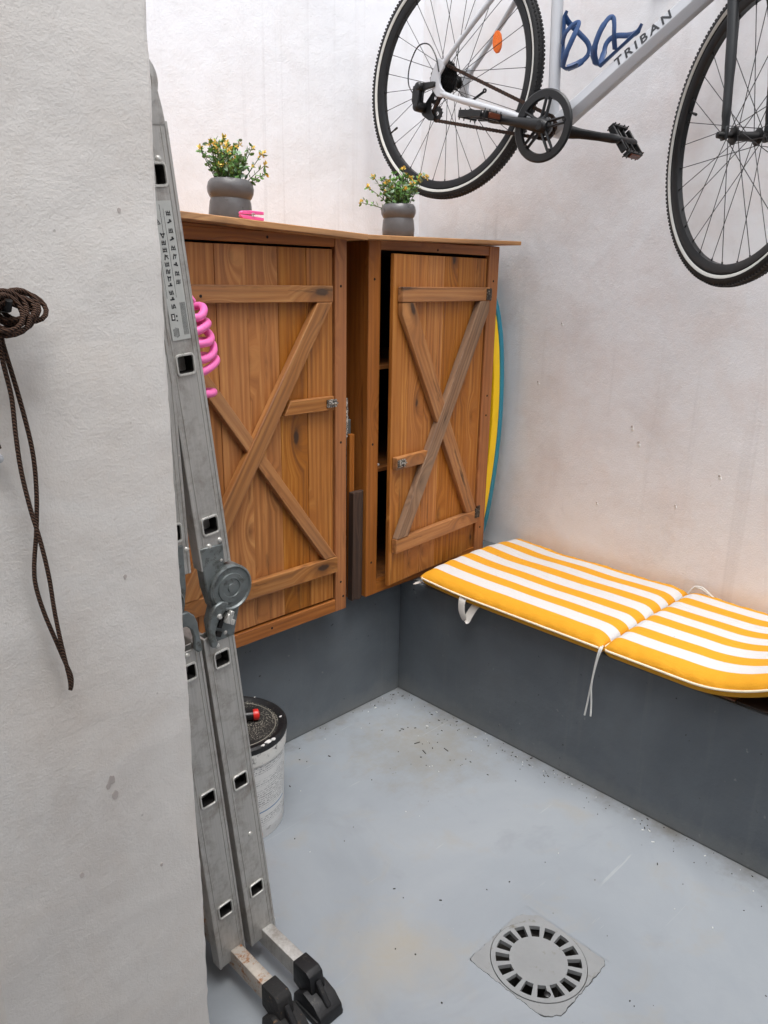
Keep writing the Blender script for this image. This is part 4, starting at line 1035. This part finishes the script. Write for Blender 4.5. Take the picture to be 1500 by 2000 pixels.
# mid hinges
def hinge(cx_, cz_, r, sideA, label=None):
    mb = MB().lathe([(0, -.011), (.0075, -.011), (.008, -.008), (.017, -.0075), (.018, -.0095), (.027, -.0095), (.028, -.007), (r*.86, -.007), (r*.92, -.010), (r, -.008), (r, .022), (0, .022)], (cx_, YL, cz_), (0, 1, 0), 40)
    h = obj('hinge', mb, M_zinc, la, smooth=35, label=label)
    return h
h1 = hinge(.7215, .899, .044, 1)
obj('hinge_arm', MB().prism([(.664, YL-.003, .985), (.712, YL-.003, .985), (.712, YL-.003, .94), (.690, YL-.003, .87), (.683, YL-.003, .868), (.672, YL-.003, .91)], (0, .024, 0)), M_zinc, h1, bevel=.002)
obj('hinge_arm', MB().prism([(.690, YL-.002, .885), (.744, YL-.002, .865), (.730, YL-.002, .812), (.728, YL-.002, .800), (.680, YL-.002, .800), (.676, YL-.002, .84)], (0, .022, 0)), M_zinc, h1, bevel=.002)
lv = [(.712, .874), (.698, .880), (.684, .876), (.674, .862), (.668, .838), (.669, .812), (.672, .796), (.681, .794), (.686, .801), (.682, .812), (.681, .828), (.689, .846), (.702, .858)]
obj('latch_lever', MB().prism([(x, YL-.013, z) for x, z in lv], (0, .010, 0)), M_zinc, h1, bevel=.002)
mb = MB(); rr_ = Matrix.Rotation(R(25), 3, 'Y')
mb.box((.711, YL-.008, .842), (.012, .014, .018), rr_); mb.box((.716, YL-.010, .852), (.008, .012, .008), rr_); mb.box((.717, YL-.010, .834), (.009, .010, .010), rr_)
obj('latch_pin', mb, M_alu_bright, h1, bevel=.001)
mb = MB(); mb.box((.699, YL-.0035, .836), (.008, .004, .022), rr_); mb.box((.692, YL-.0035, .815), (.012, .004, .010), rr_)
obj('latch_slot', mb, M_hole, h1)
obj('hinge_bolt', MB().lathe([(0, -.017), (.004, -.0165), (.0055, -.013), (.0055, -.008)], (.690, YL, .853), (0, 1, 0), 12), M_alu_bright, h1)
h2 = hinge(.592, .899, .034, -1)
lv2 = [(.600, .880), (.630, .880), (.641, .870), (.647, .854), (.651, .82), (.655, .797), (.645, .796), (.638, .804), (.639, .828), (.635, .843), (.626, .853), (.600, .853)]
obj('latch_lever', MB().prism([(x, YL-.011, z) for x, z in lv2], (0, .010, 0)), M_zinc, h2, bevel=.002)
obj('hinge_arm', MB().prism([(.598, YL-.002, 1.0), (.634, YL-.002, 1.0), (.634, YL-.002, .92), (.616, YL-.002, .80), (.590, YL-.002, .80)], (0, .022, 0)), M_zinc, h2, bevel=.002)
# top hinge
mb = MB()
tp = [(.6485, 1.652), (.6445, 1.675), (.638, 1.700), (.628, 1.722), (.617, 1.742), (.603, 1.757), (.585, 1.760), (.574, 1.74), (.576, 1.68), (.585, 1.645)]
mb.prism([(x, YL-.002, z) for x, z in tp], (0, .026, 0))
h3 = obj('hinge', mb, M_alu, la, bevel=.004, seg=2)
obj('hinge_disc', MB().lathe([(0, -.009), (.012, -.009), (.013, -.006), (.028, -.006), (.030, -.010), (.040, -.009), (.042, 0)], (.595, YL, 1.705), (0, 1, 0), 32), M_alu, h3)
# safety sticker on the upper stile with pictograms
a, d, s = uppR; S0 = lambda x, z, t: a+s*x+d*z+V((0, YL-.0012-t, 0))
polys = [[(-.0165, .400), (.0165, .400), (.0165, .606), (-.0165, .606)]]
stk = obj('safety_sticker', MB().flat(polys, lambda x, z, t: S0(x, z, t), 0, .0004), simple('sticker_film', sr(186, 188, 184), .4, .1, .05, 20), la, smooth=None)
rnd = random.Random(4); mk = MB()
def mark(x, z, w_, h_, ang=0.):
    c, s_ = math.cos(ang), math.sin(ang)
    P = [(x+c*i*w_/2-s_*j*h_/2, z+s_*i*w_/2+c*j*h_/2) for i, j in ((-1, -1), (1, -1), (1, 1), (-1, 1))]
    mk.flat([P], lambda X_, Z_, t: S0(X_, Z_, t), .0005, .0007)
for cxx, z0, z1, stp in ((.009, .488, .598, .0125), (-.006, .452, .562, .0105)):
    z = z0
    while z < z1:
        t = rnd.random()
        if t < .35:
            for k in range(3): mark(cxx+(k-1)*.0028, z, .0011, .007, rnd.uniform(-.3, .3))
            mark(cxx, z+.001, .007, .001); mark(cxx, z-.002, .007, .001)
        elif t < .7:
            mark(cxx-.0015, z, .0016, .0085, rnd.uniform(-.6, .6)); mark(cxx+.002, z, .0012, .007, rnd.uniform(-.6, .6)); mark(cxx+.001, z+.002, .005, .0018)
        else:
            mark(cxx, z, .0075, .0022, rnd.uniform(-.5, .5)); mark(cxx+.001, z+.0025, .003, .003)
        z += stp
for x in (.0015, -.0148): mark(x, .53, .00035, .13)
mark(-.004, .580, .0005, .042)
for sg in (-1, 1): mark(-.0105+sg*.0018, .5765, .0009, .0075, sg*.5)
mark(-.0105, .5733, .0072, .0009); mark(-.0105, .576, .0012, .0028)
for k in range(7): mark(.006+k*.0014, .432, .0004, .05)
for k in range(5): mark(-.012+k*.0021, .412, .0008, .014+rnd.uniform(-.003, .003))
mark(-.0095, .436, .0065, .0105); mark(-.003, .430, .0022, .0022); mark(-.003, .437, .0026, .003)
obj('pictograms', mk, M_letter, stk, smooth=None)
mk = MB(); mark(-.0095, .436, .0030, .0065)
for p in range(len(mk.v)): mk.v[p] = tuple(V(mk.v[p])-V((0, .0003, 0)))
obj('pictogram_inset', mk, M_white_pl, stk, smooth=None)
# stabiliser bars with feet
def stab(xc, mat, mudd):
    y1 = YL+.02; y0 = .975
    bar = obj('stabiliser_bar', MB().bx(xc-.0135, xc+.0135, y0, y1+.36, .042, .085), mat, la, bevel=.003, seg=2)
    ft = MB()
    ft.prism([(xc-.0175, 1.005, .036), (xc-.0175, 1.005, .089), (xc-.0175, .962, .0905), (xc-.0175, .951, .083), (xc-.0175, .944, .050), (xc-.0175, .944, .030), (xc-.0175, .985, .030)], (.035, 0, 0))
    fo = obj('rubber_foot', ft, M_rubber_mud if mudd else M_rubber, bar, bevel=.003, seg=2)
    mb = MB().prism([(xc-.029, .992, .001), (xc-.029, .990, .026), (xc-.029, .960, .050), (xc-.029, .925, .042), (xc-.029, .904, .024), (xc-.029, .900, .001)], (.058, 0, 0))
    mb.prism([(xc-.033, .985, .0005), (xc-.033, .980, .016), (xc-.033, .910, .016), (xc-.033, .903, .0005)], (.066, 0, 0))
    obj('tread_pad', mb, M_rubber_mud if mudd else M_rubber, bar, bevel=.003, seg=2)
    mb = MB().prism([(xc-.006, .946, .074), (xc-.006, .908, .034), (xc-.006, .93, .030), (xc-.006, .948, .044)], (.012, 0, 0))
    obj('foot_rib', mb, M_rubber, bar, bevel=.002)
stab(.7785, M_alu, False); stab(.6985, M_alu_rust, True)
obj('bolt', MB().lathe([(0, .006), (.006, .005), (.007, 0)], (.8015, 1.13, .08), (1, 0, 0), 10).lathe([(0, .006), (.006, .005), (.007, 0)], (.7995, 1.14, .11), (1, 0, 0), 10), M_alu_bright, la)

# ------------------------------------------------------------------ paint bucket and clutter
bx_, by_, H = 1.000, 1.558, .295
bu = thing('paint_bucket', (bx_, by_, 0), 'white paint bucket with a gritty black lid standing behind the ladder foot', 'bucket')
obj('bucket_body', MB().lathe([(0, .006), (.120, .006), (.126, 0), (.1275, .004), (.1345, .24), (.1345, .262), (.130, .264), (0, .264)], (bx_, by_, 0), n=56), M_white_pl, bu)
k_ang = lambda a, r, z: (bx_+r*math.cos(a), by_+r*math.sin(a), z)
mb = MB(); na = 26; A0, A1 = R(-165), R(-52)
vs, fs = [], []
for i in range(na+1):
    a_ = A0+(A1-A0)*i/na
    for z, r in ((.030, .12885), (.235, .13475)): vs.append(k_ang(a_, r, z))
for i in range(na): fs.append((2*i, 2*i+2, 2*i+3, 2*i+1))
obj('printed_label', MB().add(vs, fs), M_label, bu, smooth=60)
mb = MB()
for i in range(10):
    a_ = R(-96+i*2.0)
    for j in range(4):
        if random.random() < .0: pass
obj('collar', MB().lathe([(.1345, .232), (.1385, .236), (.1415, .272), (.1405, .279), (.135, .279)], (bx_, by_, 0), n=56), simple('scuffed_white_collar', sr(214, 214, 210), .5, 0, .05, 30, .001, 70, sr(36, 40, 44), .22), bu)
lid = obj('lid', MB().lathe([(.141, .274), (.1435, .282), (.1425, .290), (.136, .2945), (.126, .2935), (.1195, .287), (.117, .2865)], (bx_, by_, 0), n=64), M_rubber, bu)
obj('lid_disc', MB().lathe([(0, .2870), (.1195, .2870)], (bx_, by_, 0), n=48), M_lid, lid, smooth=None)
obj('lid_ring', MB().lathe([(.1105, .2872), (.1118, .2885), (.113, .2872)], (bx_, by_, 0), n=64), simple('lid_scratch_ring', sr(130, 126, 116), .6), lid)
mb = MB(); rnd = random.Random(9)
for a_, r, ln in ((R(-84), .138, .018), (R(-78), .140, .012), (R(60), .136, .022), (R(54), .134, .014), (R(-30), .126, .006), (R(30), .135, .004), (R(-92), .141, .009)):
    n_ = 9; c = V(k_ang(a_, r, .2935)); poly = [c+V((math.cos(q)*ln*rnd.uniform(.4, .9), math.sin(q)*ln*.5*rnd.uniform(.5, 1), 0)) for q in [2*math.pi*i/n_ for i in range(n_)]]
    mb.prism(poly, (0, 0, .0022))
obj('paint_splash', mb, M_debris_w, lid, smooth=40)
tl = thing('screwdriver', (.985, 1.56, .288), 'black tool handle with a red end lying on the bucket lid', 'tool')
e1 = V((1.052, 1.540, .3035)); e0 = V((.968, 1.588, .3015)); dv = (e1-e0).normalized()
obj('handle', MB().tube([e0, e0.lerp(e1, .3), e0.lerp(e1, .8), e1], [.010, .014, .0135, .012], 12), M_black, tl)
obj('handle_end', MB().tube([e1, e1+dv*.006, e1+dv*.014], [.0145, .0155, .0145], 14).tube([e1+dv*.0142, e1+dv*.0165], [.0125, .0085], 12), M_red, tl)
obj('blade', MB().tube([e0, e0-dv*.035], .003, 8), M_alu_bright, tl)
ct = thing('cork_stub', (1.02, 1.628, .288), 'small tan stub lying on the bucket lid behind the black tool handle', 'stub')
obj('stub_body', MB().tube([(1.028, 1.592, .300), (1.056, 1.600, .300)], [.011, .012], 14), M_terra, ct, bevel=.002)
# pieces glimpsed between and beside the ladder stiles
sp = MB(); rnd = random.Random(2)
sc = V((.845, 1.40, .0)); 
sp.lathe([(0, .0), (.040, .0), (.052, .02), (.054, .07), (.046, .11), (.02, .125), (0, .127)], sc, n=18)
sp.v = [tuple(V(p)+V((rnd.uniform(-1, 1), rnd.uniform(-1, 1), rnd.uniform(-1, 0) if p[2] > .001 else 0))*.004) for p in sp.v]
obj('straw_bundle', sp, M_sponge, smooth=60, label='mottled straw coloured bundle seen between the two ladder stiles near the floor', cat='bundle')
obj('clay_pot', MB().lathe([(0, 0), (.030, 0), (.034, .004), (.043, .060), (.046, .061), (.046, .075), (.041, .075), (.038, .062), (.029, .006), (0, .006)], (.911, 1.392, 0), n=28), M_terra, smooth=35,
    label='small orange clay pot on the floor between the ladder and the bucket', cat='pot')

# ------------------------------------------------------------------ brown cord on the pillar
rp = thing('hanging_cord', (.36, .985, 1.4), 'brown cord tied in a bunch and hanging down the pillar in a long loop', 'cord')
YC = .984
P2 = lambda x, z, y=YC: (x, y, z)
def coil(x0, z0, rx_, rz_, tilt, y, n=18):
    c, s_ = math.cos(tilt), math.sin(tilt)
    return [(x0+c*rx_*math.cos(t)-s_*rz_*math.sin(t), y+.004*math.sin(2*t), z0+s_*rx_*math.cos(t)+c*rz_*math.sin(t)) for t in [2*math.pi*i/n for i in range(n)]]
rr = .0031
for (x0, z0, rx_, rz_, tl_, y) in ((.362, 1.401, .026, .0165, -.15, .975), (.352, 1.402, .024, .019, .1, .968), (.348, 1.398, .022, .014, .25, .962), (.338, 1.398, .026, .021, 0, .972), (.345, 1.390, .024, .017, .35, .966), (.336, 1.404, .024, .016, -.2, .960), (.334, 1.388, .026, .018, .15, .958), (.330, 1.396, .02, .02, 0, .95)):
    obj('cord_loop', MB().tube(coil(x0, z0, rx_, rz_, tl_, y), rr, 9, closed=True), M_rope, rp, smooth=70)
strandA = [P2(.334, 1.378), P2(.3365, 1.355), P2(.343, 1.318), P2(.3505, 1.270), P2(.3555, 1.222), P2(.3545, 1.175), P2(.349, 1.125), P2(.3405, 1.075), P2(.3395, 1.045), P2(.346, 1.005), P2(.3565, .962), P2(.3665, .922), P2(.3715, .902), P2(.3705, .888), P2(.3680, .882)]
strandB = [P2(.329, 1.370, .979), P2(.332, 1.335, .979), P2(.3365, 1.295, .979), P2(.336, 1.25, .979), P2(.337, 1.205, .979), P2(.342, 1.155, .978), P2(.3495, 1.105, .976), P2(.355, 1.055, .977), P2(.357, 1.01, .978), P2(.360, .965, .977), P2(.3645, .925, .978), P2(.3675, .90, .98), P2(.3685, .884, .983)]
for st_ in (strandA, strandB): obj('cord_strand', MB().tube(bez(st_, 6), .0029, 9), M_rope, rp, smooth=70)
obj('cord_strand', MB().tube(bez([P2(.300, 1.36), P2(.302, 1.31), P2(.310, 1.26), P2(.3165, 1.234)], 6), .0029, 9), M_rope, rp, smooth=70)
obj('cord_knot', MB().tube(bez([P2(.318, 1.384, .96), P2(.338, 1.372, .956), P2(.345, 1.378, .97), P2(.332, 1.388, .982)], 6), .0036, 9), M_rope, rp, smooth=70)
pg = obj('wall_peg', MB().lathe([(0, -.022), (.005, -.021), (.0065, -.016), (.005, -.008), (.006, 0)], (.3135, 1.0, 1.222), (0, 1, 0), 14), M_cap, label='small pale grey peg in the pillar below the cord end', cat='peg')
obj('cord_hook', MB().tube([(.335, 1.0, 1.40), (.335, .95, 1.40), (.335, .945, 1.41)], .004, 8), M_black_m, rp)

# ------------------------------------------------------------------ litter on the floor
rnd = random.Random(31); mb, mw_ = MB(), MB()
def bit(m_, x, y, s_, ln):
    a_ = rnd.uniform(0, 6.28); rot = Matrix.Rotation(a_, 3, 'Z'); m_.box((x, y, .0012), (ln, s_, .002), rot)
for i in range(240):
    k = rnd.random()
    if k < .5: x = 1.83-abs(rnd.gauss(0, .05))-.006; y = rnd.uniform(.3, 1.73)
    elif k < .62: y = 1.735-abs(rnd.gauss(0, .05)); x = rnd.uniform(1.0, 1.82)
    elif k < .74: x, y = rnd.gauss(1.62, .10), rnd.gauss(1.42, .10)
    else: x, y = rnd.uniform(.8, 1.8), rnd.uniform(.3, 1.7)
    if abs(x-cx) < .13 and abs(y-cy) < .13: continue
    if x > 1.826 or y > 1.735: continue
    s_ = rnd.uniform(.0008, .0024)
    bit(mw_ if rnd.random() < .22 else mb, x, y, s_, s_*rnd.choice((1, 1, 1.4, 3.5)))
for x, y in ((1.62, 1.45), (1.60, 1.40), (1.66, 1.36)): bit(mb, x, y, .002, .02)
obj('debris', mb, M_debris, smooth=None, kind='stuff', label='dark grit and leaf bits scattered on the painted floor', cat='debris')
obj('paint_flakes', mw_, M_debris_w, smooth=None, kind='stuff', label='small white paint flakes scattered on the painted floor', cat='flakes')
